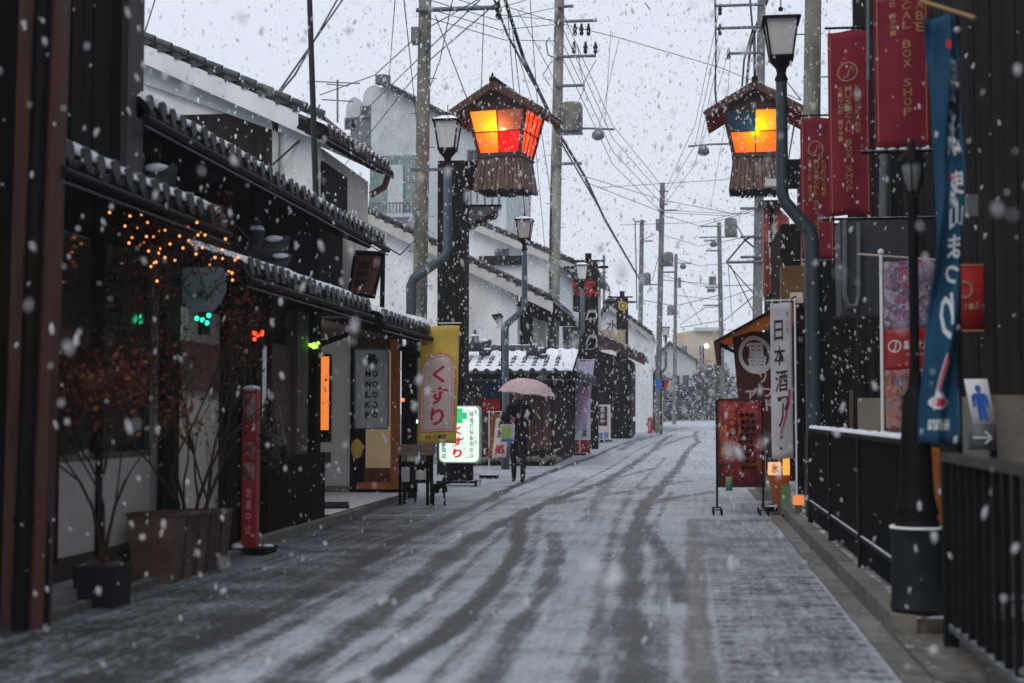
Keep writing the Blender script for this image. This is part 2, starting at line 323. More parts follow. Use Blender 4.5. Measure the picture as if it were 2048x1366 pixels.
# where car tyres have pressed the thin snow away
TR = [([(180, 1366), (307, 1330), (560, 1215), (667, 1159), (818, 1073), (947, 1013), (1030, 972), (1110, 940), (1200, 908), (1300, 872)], .13, .85),
      ([(560, 1366), (753, 1232), (861, 1138), (968, 1065), (1076, 1013), (1205, 966), (1312, 897), (1345, 870)], .15, .8),
      ([(730, 1366), (775, 1340), (904, 1258), (990, 1172), (1033, 1103), (1040, 1039), (1085, 1010), (1150, 985)], .10, 1.),
      ([(970, 1366), (990, 1345), (1045, 1245), (1088, 1181), (1114, 1108), (1106, 1069)], .10, .75),
      ([(1272, 1366), (1266, 1290), (1262, 1224), (1260, 1121), (1273, 1052), (1290, 1009), (1355, 936), (1398, 884), (1395, 862)], .13, .85),
      ([(1290, 1052), (1325, 1103), (1352, 1146), (1362, 1200)], .085, .8), ([(1290, 1012), (1340, 996), (1420, 985)], .13, .6),
      ([(1076, 1013), (1180, 995), (1300, 975), (1380, 962)], .10, .5), ([(1174, 1039), (1205, 983), (1226, 957), (1312, 936)], .12, .45),
      ([(640, 1366), (800, 1262), (905, 1160), (1010, 1062), (1120, 985), (1220, 935), (1310, 885)], .05, .6), ([(860, 1366), (960, 1262), (1050, 1150), (1072, 1080), (1080, 1030)], .05, .55), ([(1180, 1366), (1195, 1240), (1215, 1120), (1235, 1040), (1262, 985), (1330, 915)], .06, .5), ([(1320, 1366), (1322, 1250), (1318, 1150), (1305, 1060), (1340, 985)], .05, .5),
      ([(340, 1366), (560, 1262), (760, 1140), (900, 1060), (1000, 1005), (1120, 960)], .06, .45), ([(1240, 900), (1320, 868), (1370, 855)], .2, .6), ([(1300, 905), (1380, 872)], .2, .5)]
def wear(X, Y):
    n = len(X); cov = np.full(n, .84)
    cov += .10 * np.sin(X * 2.3 + Y * .31) * np.sin(Y * .53 + 1.3)
    tr = np.zeros(n)
    for pts, w, k in TR:
        P = []
        for u, v in pts:
            p = gnd(u, v); P.append((p.x - bend(min(p.y, 130)), p.y))
        if pts[0][1] == 1366:
            d = (P[0][0] - P[1][0]) / (P[0][1] - P[1][1] - 1e-6); P.insert(0, (P[0][0] - d * 3, P[0][1] - 3))
        D = np.full(n, 9.)
        for (ax, ay), (bx, by) in zip(P[:-1], P[1:]):
            dx, dy = bx - ax, (by - ay) * .3; L = dx * dx + dy * dy + 1e-9
            t = np.clip(((X - ax) * dx + (Y - ay) * .3 * dy) / L, 0, 1)
            D = np.minimum(D, np.hypot(X - ax - t * dx, (Y - ay) * .3 - t * dy))
        w = w * (.66 + .12 * np.sin(Y * 3.1 + 5 * w) + .10 * np.sin(X * 7 + Y * 1.3)); tr = np.maximum(tr, k * np.clip(1.9 - 1.3 * D / w, 0, 1) ** .9)
    left = np.clip((-X - 2.05 - .035 * (Y - 8)) * 1.6, 0, 1) * np.clip((22 - Y) / 5, .0, 1)
    cov -= .58 * left
    cov = cov * (1 - 1.0 * tr)
    band = np.clip(1 - abs(Y - 20.8 - .12 * X) / .9, 0, 1) ** .6
    cov -= .16 * band; cov += .25 * np.clip(1 - abs(Y - 17.3) / .22, 0, 1)
    walk = (X > .14).astype(float) * np.clip((17.6 - Y) * 3, 0, 1)
    cov -= walk * .16 * np.clip((Y - 11.2) * 2, 0, 1); cov -= walk * (.10 + .08 * np.sin(Y * 1.9)); cov += walk * .3 * np.clip(1 - abs(Y - 11) / .13, 0, 1)
    cov += .12 * np.clip((Y - 24) / 20, 0, 1)
    strip = ((X > .0 - .006 * (Y - 8) * (Y < 12)) & (X < .12) & (Y < 17.2)).astype(float)
    cov = cov * (1 - .65 * strip)
    return np.stack([np.clip(cov, 0, 1), band, strip], -1)
def road_material():
    m = bpy.data.materials.new('snow_dusted_paving'); m.use_nodes = True; t = m.node_tree; n = t.nodes; L = t.links; b = n['Principled BSDF']
    def N(k, **a):
        x = n.new(k)
        for q, v in a.items(): setattr(x, q, v)
        return x
    geo = N('ShaderNodeNewGeometry'); at_ = N('ShaderNodeAttribute', attribute_name='wear'); sp = N('ShaderNodeSeparateColor'); L.new(at_.outputs['Color'], sp.inputs[0])
    n1 = N('ShaderNodeTexNoise'); n1.inputs['Scale'].default_value = 1.7; n1.inputs['Detail'].default_value = 7; n1.inputs['Roughness'].default_value = .62; L.new(geo.outputs['Position'], n1.inputs['Vector'])
    mp = N('ShaderNodeMapping'); mp.inputs['Scale'].default_value = (1, .45, 1); L.new(geo.outputs['Position'], mp.inputs[0])
    n2 = N('ShaderNodeTexNoise'); n2.inputs['Scale'].default_value = 26; n2.inputs['Detail'].default_value = 4; n2.inputs['Roughness'].default_value = .7; L.new(mp.outputs[0], n2.inputs['Vector'])
    br = N('ShaderNodeTexBrick'); br.inputs['Scale'].default_value = 1; br.inputs['Brick Width'].default_value = .2; br.inputs['Row Height'].default_value = .1; br.inputs['Mortar Size'].default_value = .007; br.inputs['Mortar Smooth'].default_value = .4
    L.new(geo.outputs['Position'], br.inputs['Vector'])
    def ma(op, a, bv, c=None):
        x = N('ShaderNodeMath', operation=op)
        for i, q in enumerate((a, bv, c)):
            if q is None: continue
            if isinstance(q, (int, float)): x.inputs[i].default_value = q
            else: L.new(q, x.inputs[i])
        return x.outputs[0]
    c = ma('MULTIPLY_ADD', n1.outputs[0], 1.3, ma('ADD', sp.outputs[0], -.72))
    c = ma('MULTIPLY_ADD', ma('SUBTRACT', n2.outputs[0], .5), 1.5, c)
    mp3 = N('ShaderNodeMapping'); mp3.inputs['Scale'].default_value = (14, .7, 1); L.new(geo.outputs['Position'], mp3.inputs[0]); n3 = N('ShaderNodeTexNoise'); n3.inputs['Scale'].default_value = 1; n3.inputs['Detail'].default_value = 5; L.new(mp3.outputs[0], n3.inputs['Vector'])
    c = ma('MULTIPLY_ADD', ma('SUBTRACT', n3.outputs[0], .5), .85, c)
    c = ma('MULTIPLY_ADD', br.outputs['Fac'], .03, c)
    mr = N('ShaderNodeMapRange', interpolation_type='SMOOTHSTEP'); mr.inputs[1].default_value = -.1; mr.inputs[2].default_value = 1.05; L.new(c, mr.inputs[0]); cov = mr.outputs[0]
    g = N('ShaderNodeMix', data_type='RGBA'); L.new(br.outputs['Fac'], g.inputs[0]); g.inputs[6].default_value = (.050, .053, .058, 1); g.inputs[7].default_value = (.03, .03, .03, 1)
    g2 = N('ShaderNodeMix', data_type='RGBA'); L.new(sp.outputs[1], g2.inputs[0]); L.new(g.outputs[2], g2.inputs[6]); g2.inputs[7].default_value = (.13, .085, .065, 1)
    g3 = N('ShaderNodeMix', data_type='RGBA'); L.new(sp.outputs[2], g3.inputs[0]); L.new(g2.outputs[2], g3.inputs[6]); g3.inputs[7].default_value = (.17, .15, .135, 1)
    n4 = N('ShaderNodeTexNoise'); n4.inputs['Scale'].default_value = 90; L.new(geo.outputs['Position'], n4.inputs['Vector'])
    g4 = N('ShaderNodeMix', data_type='RGBA', blend_type='MULTIPLY'); g4.inputs[0].default_value = .5; L.new(g3.outputs[2], g4.inputs[6]); L.new(n4.outputs[0], g4.inputs[7])
    s = N('ShaderNodeMix', data_type='RGBA'); L.new(cov, s.inputs[0]); L.new(g4.outputs[2], s.inputs[6]); s.inputs[7].default_value = (.45, .49, .535, 1)
    L.new(s.outputs[2], b.inputs['Base Color'])
    r = N('ShaderNodeMapRange'); r.inputs[3].default_value = .5; r.inputs[4].default_value = .85; L.new(cov, r.inputs[0]); L.new(r.outputs[0], b.inputs['Roughness'])
    b.inputs['Specular IOR Level'].default_value = .3
    bp = N('ShaderNodeBump'); bp.inputs['Strength'].default_value = .6; bp.inputs['Distance'].default_value = .012
    h = ma('MULTIPLY_ADD', br.outputs['Fac'], -.18, ma('MULTIPLY_ADD', cov, .6, n2.outputs[0])); L.new(h, bp.inputs['Height']); L.new(bp.outputs[0], b.inputs['Normal'])
    return m
RM = road_material()
far_g = mat('wet_snowy_ground', (.09, .09, .09), .8, .4, 2, .3, 20, snow=.35)
sheet('ground', np.linspace(-260, 260, 40), np.concatenate([np.linspace(-30, 110, 60), np.linspace(125, 900, 16)]), -.03, far_g, follow=False)
sheet('road', np.arange(-6.2, 1.19, .045), np.concatenate([np.arange(3, 22, .11), np.arange(22, 60, .3), np.arange(60, 131, 1.)]), 0, RM, wear)
# paving blocks laid proud on the walk at the right, where they can be made out
pv = struct('pavement', (0, 0, 0)); b = MB(); b.box(-.094, .094, -.046, .046, 0, .006); proto = b.build('paving_block', RM, pv)
me = proto.data; a = me.attributes.new('wear', 'FLOAT_COLOR', 'POINT'); a.data.foreach_set('color', np.tile([.44, 0, 0, 1], len(me.vertices)).astype(np.float32))
me2 = me.copy(); me2.attributes['wear'].data.foreach_set('color', np.tile([.62, 0, 0, 1], len(me.vertices)).astype(np.float32))
first = True; cnt = 0
for j in range(54):
    y = 6.35 + j * .1
    for i in range(5):
        x = .26 + i * .2 + (.1 if j % 2 else 0)
        if x > .88: continue
        if first: proto.location = (x, y, 0); first = False; continue
        c = proto.copy(); c.location = (x, y, random.uniform(-.001, .002)); c.rotation_euler = (random.uniform(-.01, .01), random.uniform(-.01, .01), random.uniform(-.012, .012)); COL.objects.link(c); ORG[c.name] = Vector((0, 0, 0))
        if random.random() < .5: c.data = me2
# kerb stones at the right, with the raised bed behind them
kb = struct('kerb'); b = MB(); b.box(-.065, .065, -.295, .295, 0, .125); ks = b.build('kerb_stone', 'conc', kb); ks.location = (1.195, 8.5, 0)
array(ks, [(random.uniform(-.004, .004), .6 * i, random.uniform(-.004, .004)) for i in range(1, 28)])
b = MB(); b.box(-.07, .07, -.495, .495, 0, .012); gs = b.build('gutter_slab', 'conc', kb); gs.location = (1.055, 5.5, 0); array(gs, [(0, i, random.uniform(-.002, .002)) for i in range(1, 19)])
b = MB(); b.box(1.263, 2.6, 8.2, 24.6, 0, .115); b.build('planting_bed', mat('bed_soil', (.09, .075, .06), .9, .6, 12, .8, 30, snow=.55), kind='structure')
b = MB(); b.box(1.13, 2.2, 6.9, 8.195, 0, .03); b.build('concrete_pad', 'conc', kind='structure')
lk = struct('left_edging'); b = MB(); b.box(-.05, .05, -.295, .295, 0, .09); e0 = b.build('edging_stone', 'stone', lk); e0.location = (-4.02, 12.9, 0); array(e0, [(0, .6 * i, random.uniform(-.004, .004)) for i in range(1, 8)])
b = MB(); b.box(-.05, .05, -.295, .295, 0, .05); e1 = b.build('edging_stone', 'conc', lk); e1.location = (-3.86, 8.4, 0); array(e1, [(-.02 * i, .6 * i, 0) for i in range(1, 8)])
# litter of leaves in the bed by the near fence
b = MB()
for i in range(500):
    x, y = random.uniform(1.28, 1.6), random.uniform(7.0, 16); s = random.uniform(.01, .025); z = (.122 if y > 8.2 else .04) + random.uniform(0, .01); a = random.uniform(0, 6.3)
    b.face([(x + s * math.cos(a), y + s * math.sin(a), z), (x - s * math.sin(a), y + s * math.cos(a), z + .006), (x - s * math.cos(a), y - s * math.sin(a), z)])
b.build('fallen_leaves', 'rust_wood', label='brown fallen leaves and grit scattered on the bed under the black railing', cat='fallen leaves', kind='stuff')

# ---------------------------------------------------------------- building tools
def planks(parent, p0, along, n, pitch, w, z0, z1, m, th=.02, name='plank', ang=0):
    """n upright boards from p0 in direction along; meshes shared"""
    o0 = ORG[parent.name]; al = Vector(along).normalized(); nr = Vector((-al.y, al.x, 0))
    b = MB(); a = Vector(p0) + al * (pitch - w) / 2; c = a + al * w; e = nr * th
    b.hexa([Vector((q.x, q.y, z)) for z in (z0, z1) for q in (a, c, c + e, a + e)])
    o = b.build(name, m, parent); array(o, [al * pitch * i + nr * random.uniform(-.006, .006) for i in range(1, n)]); return o
def eave(parent, O, A, U, L, D, slope, pitch=.27, snow=.05, gutter=True, rows=1, tm='tile', board='dark_wood'):
    """tiled eave: O corner at the lip, A unit along the lip, U unit inward and uphill"""
    O, A, U = Vector(O), Vector(A), Vector(U); pt = lambda l, d, h: O + A * l + U * d + Vector((0, 0, slope * d + h))
    b = MB(); b.hexa([pt(0, .05, -.10), pt(L, .05, -.10), pt(L, D, -.10), pt(0, D, -.10), pt(0, .05, -.02), pt(L, .05, -.02), pt(L, D, -.02), pt(0, D, -.02)]); b.build('roof_board', board, parent)
    b = MB(); b.bar(pt(0, .12, -.15), pt(0, D, -.15), .05, .08); rf = b.build('rafter', board, parent); array(rf, [A * .45 * i for i in range(1, int(L / .45) + 1)])
    if gutter:
        b = MB(); b.tube([pt(-.02, -.035, -.10), pt(L + .02, -.035, -.10)], .032, 8); b.build('gutter', 'blk', parent)
        b = MB(); b.tube([pt(-.02, -.03, -.165), pt(L + .02, -.03, -.165)], .009, 5); b.build('gutter_rod', 'steel', parent)
    n = max(1, int(L / pitch))
    for k in range(rows):
        d0 = k * .28; b = MB()
        a = pt(pitch / 2, d0 - .01, .035 + .012 * k); c = pt(pitch / 2, d0 + .30, .035 + .012 * k)
        b.tube([a, c], [.052, .048], 8)
        b.tube([a - U * .014, a + U * .01], .066, 10)
        V = []; m_ = 5
        for d in (0, .32):
            for i in range(m_): 
                t = i / (m_ - 1); V.append(pt(pitch / 2 + t * pitch, d0 + d, .015 - .03 * math.sin(math.pi * t)))
        for d in (0, .32):
            for i in range(m_):
                t = i / (m_ - 1); V.append(pt(pitch / 2 + t * pitch, d0 + d, -.025 - .03 * math.sin(math.pi * t)))
        Fc = [(i, i + 1, i + 6, i + 5) for i in range(4)] + [(10 + i, 15 + i, 16 + i, 11 + i) for i in range(4)] + [(i, 10 + i, 11 + i, i + 1) for i in range(4)]
        b.raw(V, Fc)
        t_ = b.build('roof_tile', tm, parent); array(t_, [A * pitch * i + U * random.uniform(-.012, .012) + Vector((0, 0, random.uniform(-.009, .009))) for i in range(1, n)])
    if D > rows * .28 + .1:
        b = MB(); d0 = rows * .28; b.hexa([pt(0, d0, -.015), pt(L, d0, -.015), pt(L, D, -.015), pt(0, D, -.015), pt(0, d0, .04), pt(L, d0, .04), pt(L, D, .04), pt(0, D, .04)]); b.build('roof_slope', tm, parent)
    if snow:
        b = MB(); ph = random.uniform(0, 6); nl = max(4, int(L / .045)); ds = [-.012, .012, .06, .18, D * .5, D]; V = []
        for i in range(nl + 1):
            l = L * i / nl; e = min(1, min(l, L - l) / .08 + .15)
            for j, d in enumerate(ds):
                rnd = .55 + .45 * math.cos(2 * math.pi * (l / pitch - .5)); w = random.uniform(.7, 1.25) * (1 + .75 * math.sin(l * 2.1 + ph) * math.sin(l * .83 + 2 * ph)) - (.55 if math.sin(l * 5.3 + ph * 3) > .82 else 0)
                h = (.04 + .04 * rnd) + snow * .5 * w * e * (.25 if j == 0 else (.8 if j == 1 else 1))
                if j == 0: h -= .02
                V.append(pt(l, d + random.uniform(-.008, .008), h))
        k = len(ds); Fc = [(i * k + j, (i + 1) * k + j, (i + 1) * k + j + 1, i * k + j + 1) for i in range(nl) for j in range(k - 1)]
        N = len(V); V += [pt(L * i / nl, .0, .03) for i in range(nl + 1)]
        Fc += [(i * k, N + i, N + i + 1, (i + 1) * k) for i in range(nl)]
        b.raw(V, Fc, True); b.build('snow_cover', 'snow', parent)
    return pt
def verge(parent, a, c, back, th=.16, m='tile', tiles=True, snow=True, fascia=None, fh=.3):
    """roof slab whose sloping edge runs a->c, pushed along back, with a row of verge tiles and a fascia board"""
    a, c, back = Vector(a), Vector(c), Vector(back); up = Vector((0, 0, 1))
    b = MB(); b.hexa([a, c, c + back, a + back, a + up * th, c + up * th, c + back + up * th, a + back + up * th]); b.build('roof', m, parent)
    d = c - a; n = max(2, int(d.length / .28))
    if tiles:
        f = -back.normalized(); b = MB(); s = a + d * (.5 / n) + up * (th + .02)
        b.tube([s + f * .05 - d.normalized() * .12, s + f * .05 + d.normalized() * .13], [.065, .055], 7); b.box(s.x - .1, s.x + .1, *sorted((s.y + f.y * .04, s.y + f.y * .08)), s.z - .12, s.z - .02)
        t = b.build('verge_tile', 'tile', parent); array(t, [d * i / n for i in range(1, n)])
    if fascia:
        f = -back.normalized() * .03; b = MB(); q = [a + f, c + f, c + f * 2, a + f * 2]; b.hexa([p - up * fh for p in q] + q); b.build('bargeboard', fascia, parent)
    if snow:
        b = MB(); m_ = 20; V = []
        for i in range(m_ + 1):
            p = a + d * i / m_ + up * th
            for k, w in enumerate((.0, .1, 1)): V.append(p + back * w + up * (.02 if k == 0 else random.uniform(.04, .07)))
        b.raw(V, [(i * 3 + j, (i + 1) * 3 + j, (i + 1) * 3 + j + 1, i * 3 + j + 1) for i in range(m_) for j in range(2)], True); b.build('snow_cover', 'snow', parent)
def slab(parent, name, m, pts, th=.1, ax=(0, 1, 0)):   # pts world coordinates of a flat outline
    return MB().prism(pts, Vector(ax) * th).build(name, m, parent)
def ornament(parent, p, s=1, fl=1):   # ridge-end ornament with curled cloud shapes
    p = Vector(p); b = MB()
    b.lathe([(.05 * s, 0), (.13 * s, .04 * s), (.12 * s, .12 * s), (.07 * s, .2 * s), (.09 * s, .26 * s), (.05 * s, .33 * s), (.015 * s, .42 * s)], p, 10)
    b.tube([p + Vector((-.25 * s, 0, .02)), p + Vector((.15 * s, 0, .03)), p + Vector((.3 * s, 0, .08 * s)), p + Vector((.36 * s, 0, .2 * s))], [.09 * s, .1 * s, .08 * s, .03 * s], 8)
    b.tube([p + Vector((.1 * s, 0, -.12 * s)), p + Vector((.3 * s, 0, -.1 * s)), p + Vector((.38 * s, 0, .0))], [.08 * s, .07 * s, .03 * s], 8)
    o = b.build('ridge_ornament', 'tile_end', parent)
    b = MB(); b.ball(p + Vector((.2 * s, 0, .17 * s)), .11 * s, 10, 6, .35); b.ball(p + Vector((0, 0, .27 * s)), .085 * s, 10, 6, .8); b.ball(p + Vector((.28 * s, -.02, -.02)), .1 * s, 10, 6, .3); b.build('snow_cap', 'snow', o)

# ---------------------------------------------------------------- left side, first house (dark, nearest)
y = onX(287, 200, -4.25).y
A = thing('dark_townhouse', 'nearest dark wooden townhouse at left with tall boarded upper wall above a snowy eave', 'house', (-5, 10, 0))
b = MB(); b.box(-9, -4.25, 5.5, 12.9, 0, 2.85); b.build('wall', 'dark_wood', A)
b = MB(); b.box(-9, -4.33, 5.5, y - .1, 2.85, 9); b.build('upper_wall', 'black_wood', A)
planks(A, (-4.30, y - .3 - 26 * .185, 0), (0, 1, 0), 26, .185, .165, 2.85, 9, 'black_wood')
b = MB(); b.box(-4.42, -4.25, y - .32, y, 2.85, 9); b.build('corner_post', mat('pinkish_grey_wood', (.07, .055, .055), .7, .3, 3, .3, 30, stretch=(6, 6, .5)), A)
p0 = onX(120, 306, -3.72); p1 = onX(450, 440, -3.72)
eave(A, (-3.72, 8.03, p0.z), (0, 1, 0), (-1, 0, 0), p1.y - 8.03, 1.0, .38, .235, .04)
b = MB(); b.box(-4.95, -3.78, 8.0, 8.1, 2.5, 2.66); b.build('beam', 'black_wood', A)
o = onX(375, 385, -4.45); ornament(A, (o.x, p1.y - .1, 3.08), .95)
b = MB()   # high louvre bars
for i in range(6): b.box(-4.295, -4.27, 8.9 + i * .22, 8.915 + i * .22, 4.6, 6.1)
b.build('louvre', 'steel', A)
# ground-floor front of the first house
def side_rect(u0, u1, v0, v1, X, uref=None):
    ya, yb = onX(u0, 683, X).y, onX(u1, 683, X).y; r = uref or (u0 + u1) / 2; return ya, yb, onX(r, v1, X).z, onX(r, v0, X).z
def panel(parent, name, m, u0, u1, v0, v1, X, th=.03):
    ya, yb, za, zb = side_rect(u0, u1, v0, v1, X); b = MB(); b.box(X - th, X, ya, yb, za, zb); return b.build(name, m, parent)
ya, yb = onX(110, 683, -4.2).y, onX(322, 683, -4.2).y
b = MB(); b.box(-4.25, -4.19, ya, yb, .0, .28); b.build('foundation', mat('dark_footing', (.04, .036, .033), .9, .3, 5, .3), A)
b = MB(); b.box(-4.25, -4.2, ya, yb, .28, .92); b.build('low_wall', 'dull', A)
for u in (112, 200, 310): y = onX(u, 683, -4.18).y; MB().box(-4.25, -4.17, y, y + .06, .25, 2.6).build('door_stile', 'dark_wood' if u < 300 else 'grey', A)
MB().box(-4.24, -4.215, ya + .1, yb - .1, .93, 2.5).build('window_glass', 'glass', A)
MB().box(-4.235, -4.205, ya, yb, 1.6, 1.64).build('glazing_bar', 'dark_wood', A)
MB().box(-4.235, -4.205, ya, yb, .92, .97).build('sill', 'grey_wood', A)
w = MB().box(-4.235, -4.2, onX(358, 683, -4.2).y, onX(452, 683, -4.2).y, .25, 2.15).build('side_wall', mat('cream_side_plaster', (.74, .70, .64), .9, .1, 2, .1), A)
panel(A, 'meter_box', mat('red_brown_box', (.11, .04, .03), .6, .3, 3, .2), 362, 442, 686, 782, -4.16, .12)
MB().box(-4.26, -4.12, onX(325, 683, -4.14).y, onX(356, 683, -4.14).y, 0, 2.7).build('post', 'black_wood', A)
MB().box(-4.26, -4.12, onX(452, 683, -4.14).y, onX(474, 683, -4.14).y, 0, 2.5).build('post', 'black_wood', A)
st = MB().box(-4.9, -3.93, 8.15, 9.4, 0, .12).build('stone_step', 'grey', label='low grey stone doorstep behind the square black plant pot', cat='step')

# posts and pipe right at the left edge of the picture
pg = 'upright posts at the left edge'
b = MB(); lo, hi = at(75, 1215, 8.0), at(117, -60, 8.0); lo.z = 0; b.bar(lo, hi, .115, .115, (0, 1, 0)); b.build('timber_post', mat('redbrown_post', (.085, .034, .025), .6, .25, 3, .3, 30, stretch=(5, 5, .4), spec=.3), label='red brown square post right of the black drainpipe at the left edge', cat='post', group=pg)
b = MB(); lo, hi = at(22, 1300, 7.99), at(62, -60, 7.99); lo.z = 0; b.bar(lo, hi, .10, .08, (0, 1, 0)); b.build('timber_post', 'brown_wood', label='darker brown post left of the black drainpipe at the left edge', cat='post', group=pg)
dp = thing('drainpipe', 'black drainpipe with metal straps between the two brown posts at the left edge', 'drainpipe', (-3.8, 8.1, 0))
lo, hi = at(38, 1300, 7.9), at(88, -60, 7.9); lo.z = 0; MB().tube([lo, hi], .048, 12).build('pipe', 'blk', dp)
for t in (.16, .55): c = lo.lerp(hi, t); MB().tube([c, c + Vector((0, 0, .035))], .056, 12).build('strap', 'blk', dp)
MB().box(-9, -3.72, 7.965, 8.005, 0, 9).build('boundary_wall', 'black_wood', label='black timber wall filling the left edge of the picture', cat='wall')

# ---------------------------------------------------------------- second house: two eaves, recessed entrance
B = thing('merchant_townhouse', 'long dark townhouse with two tiers of snowy tiled eaves and a recessed lit entrance', 'house', (-5, 16, 0))
MB().box(-9, -4.25, 12.95, 15.95, 0, 2.55).build('wall', 'dark_wood', B)
MB().box(-9, -4.98, 12.95, 20.4, 2.5, 3.9).build('upper_wall', 'black_wood', B)
planks(B, (-4.955, 12.95, 0), (0, 1, 0), 22, .2, .18, 2.6, 3.8, 'black_wood')
p0 = onX(285, 207, -4.2); p1 = onX(640, 388, -4.2); e1 = eave(B, (-4.2, p0.y, p0.z), (0, 1, 0), (-1, 0, 0), p1.y - p0.y, 2.2, .42, .25, .045)
p2 = onX(770, 494, -4.2); e2 = eave(B, (-4.2, p1.y + .03, p1.z - .13), (0, 1, 0), (-1, 0, 0), p2.y - p1.y, 2.2, .42, .25, .04)
MB().box(-6.6, -4.25, p0.y, p0.y + .12, p0.z - .1, p0.z + .02).build('gable_board', 'brown_wood', B)
q0 = onX(490, 533, -3.72); q1 = onX(742, 622, -3.72); eave(B, (-3.72, q0.y, q0.z), (0, 1, 0), (-1, 0, 0), q1.y - q0.y, 1.2, .32, .235, .05)
q2 = onX(862, 664, -3.62); eave(B, (-3.62, q1.y + .05, q2.z), (0, 1, 0), (-1, 0, 0), q2.y - q1.y, 1.7, .22, .235, .10, rows=2)
ornament(B, (-4.5, q1.y - 2.0, 2.93), .95)
MB().box(-4.26, -4.1, 12.98, 13.1, 0, 2.4).build('post', 'black_wood', B)
for u, m, w_ in ((606, 'grey_wood', .22), (638, 'black_wood', .10), (520, 'black_wood', .09)):
    y = onX(u, 683, -4.12).y; MB().box(-4.26, -4.12, y - w_, y + w_, 0, 2.35).build('post', m, B)
panel(B, 'shutter', 'brown_wood', 545, 585, 690, 1000, -4.17)
MB().box(-4.24, -4.21, 13.3, 15.9, .1, .8).build('skirting', 'black_wood', B)
panel(B, 'side_window', 'glass', 500, 540, 690, 860, -4.2)
# recess: the entrance wall faces down the street
YE = 20.7
def E_(u, v, dy=0): return at(u, v, YE + dy)
def eboard(name, m, u0, u1, v0, v1, th=.05, dy=0, par=None):
    a, c = E_(u0, v1, dy), E_(u1, v0, dy); return MB().box(a.x, c.x, a.y, a.y + th, a.z, c.z).build(name, m, par or B)
eboard('entrance_wall', mat('bluish_white_panel', (.80, .86, .88), .8, .05, 2, .1), 600, 701, 640, 972, .1)
eboard('stone_plinth', 'grey', 600, 701, 972, 1003, .14, -.04)
eboard('door_frame_left', 'dark_wood', 699, 712, 640, 1003, .14, -.06)
eboard('lintel', 'brown_wood', 712, 802, 655, 702, .14, -.06)
eboard('orange_post', 'orange_wood', 781, 797, 680, 968, .16, -.08)
eboard('entrance_back', 'dark_wood', 700, 800, 640, 985, .05, .3)
eboard('door_blind', emit('warm_lit_blind', (.62, .44, .24), .16, (.55, .42, .27)), 731, 782, 700, 936, .03, .1)
eboard('door_base', 'rust_wood', 728, 782, 936, 968, .05, .08)
eboard('threshold', 'orange_wood', 714, 800, 966, 978, .3, -.2)
eboard('gap_post', 'blk', 802, 834, 690, 985, .1, .1)
eboard('wall_socket', 'grey_wood', 646, 660, 905, 925, .05, -.05)
wf = eboard('window_frame', 'black_wood', 638, 663, 708, 884, .04, -.03)
eboard('window_pane', emit('orange_lit_window', (.85, .22, .03), 1.0), 641, 658, 713, 860, .02, -.045, wf)
a, c = E_(630, 690), E_(745, 655); MB().bar(at(630, 692, 18.2), at(742, 652, 20), .06, .06).build('brace', 'black_wood', B)
MB().box(-9, -5.75, 15.95, 20.7, 0, 2.5).build('recess_wall', 'dull', B)
MB().box(-5.75, -3.9, 15.97, 20.9, 2.38, 2.42).build('soffit', 'grey_wood', B)
MB().lathe([(.07, 2.30), (.09, 2.33), (.09, 2.379)], (-5.35, 17.3, 0), 14).build('added_fill_fixture', emit('added_fill_glow', (1, .86, .68), 3), B)  # made-up glowing fixture, hidden behind the front wall, goes with the fill below
ld = bpy.data.lights.new('added_fill_light', 'POINT'); ld.energy = 16; ld.color = (1, .95, .90); ld.shadow_soft_size = .08; lo_ = bpy.data.objects.new('added_fill_light', ld); COL.objects.link(lo_); lo_.location = (-5.3, 17.4, 2.15)  # fill light added to brighten the pale entrance wall, its source unseen
st = MB().box(-5.74, -4.08, 16.0, 20.6, 0, .1).build('entrance_step', mat('snowed_step', (.2, .19, .18), .85, .2, 5, .2, snow=.9), label='snow covered stone step before the recessed entrance', cat='step')
MB().box(-4.9, -4.2, 16.9, 17.9, .105, .125, .25).build('door_mat', 'ink', label='black rubber mat with snow on it at the edge of the entrance step', cat='mat')
b = MB(); b.ball((-4.75, 20.2, .75), .09, 10, 6, 1.6); b.build('yellow_bag', 'yellow', label='small yellow bag hanging in the entrance doorway', cat='bag')
# upper right end: grey wall, hanging brown sign, pipe
pl = lambda u0, u1, v0, v1, Y, m, nm, par, th=.06: MB().box(at(u0, v0, Y).x, at(u1, v0, Y).x, Y, Y + th, at(u0, v1, Y).z, at(u0, v0, Y).z).build(nm, m, par)
pl(615, 705, 430, 600, 20.2, 'dull', 'end_wall', B, .2)
pl(655, 668, 450, 590, 20.1, 'black_wood', 'end_post', B)
hb = thing('hanging_board', 'weathered brown shop board slung under the end of the upper eave', 'sign', at(730, 580, 19.4))
slab(hb, 'board', 'rust_wood', [at(700, 583, 19.4), at(742, 590, 19.4), at(762, 512, 19.4), at(714, 510, 19.4)], .06)
slab(hb, 'frame', 'black_wood', [at(694, 592, 19.45), at(748, 597, 19.45), at(770, 503, 19.45), at(708, 500, 19.45)], .06)
f = lambda s, t: at(704 + s * 54 - 12 * (1 - s) * t - 16 * t * s, 515 + 66 * t, 19.38)
write('lettering', column('古美術', .5, .08, .92, .5), f, 'ink', hb, .03)
MB().tube([at(766, 500, 19.9), at(764, 640, 19.9)], .035, 8).build('downpipe', 'blk', B)
MB().tube([at(862, 668, 20.3), at(866, 690, 20.3), at(850, 706, 20.3), at(826, 712, 20.3)], .05, 8).build('gutter_elbow', 'blk', B)
# thin pole standing between the two eaves
MB().tube([(-4.6, 17.5, 2.4), (at(617, 0, 17.5).x, 17.5, 6.9)], [.045, .035], 8).build('aerial_mast', 'wire', label='thin black aerial mast rising before the big white storehouse gable', cat='mast')

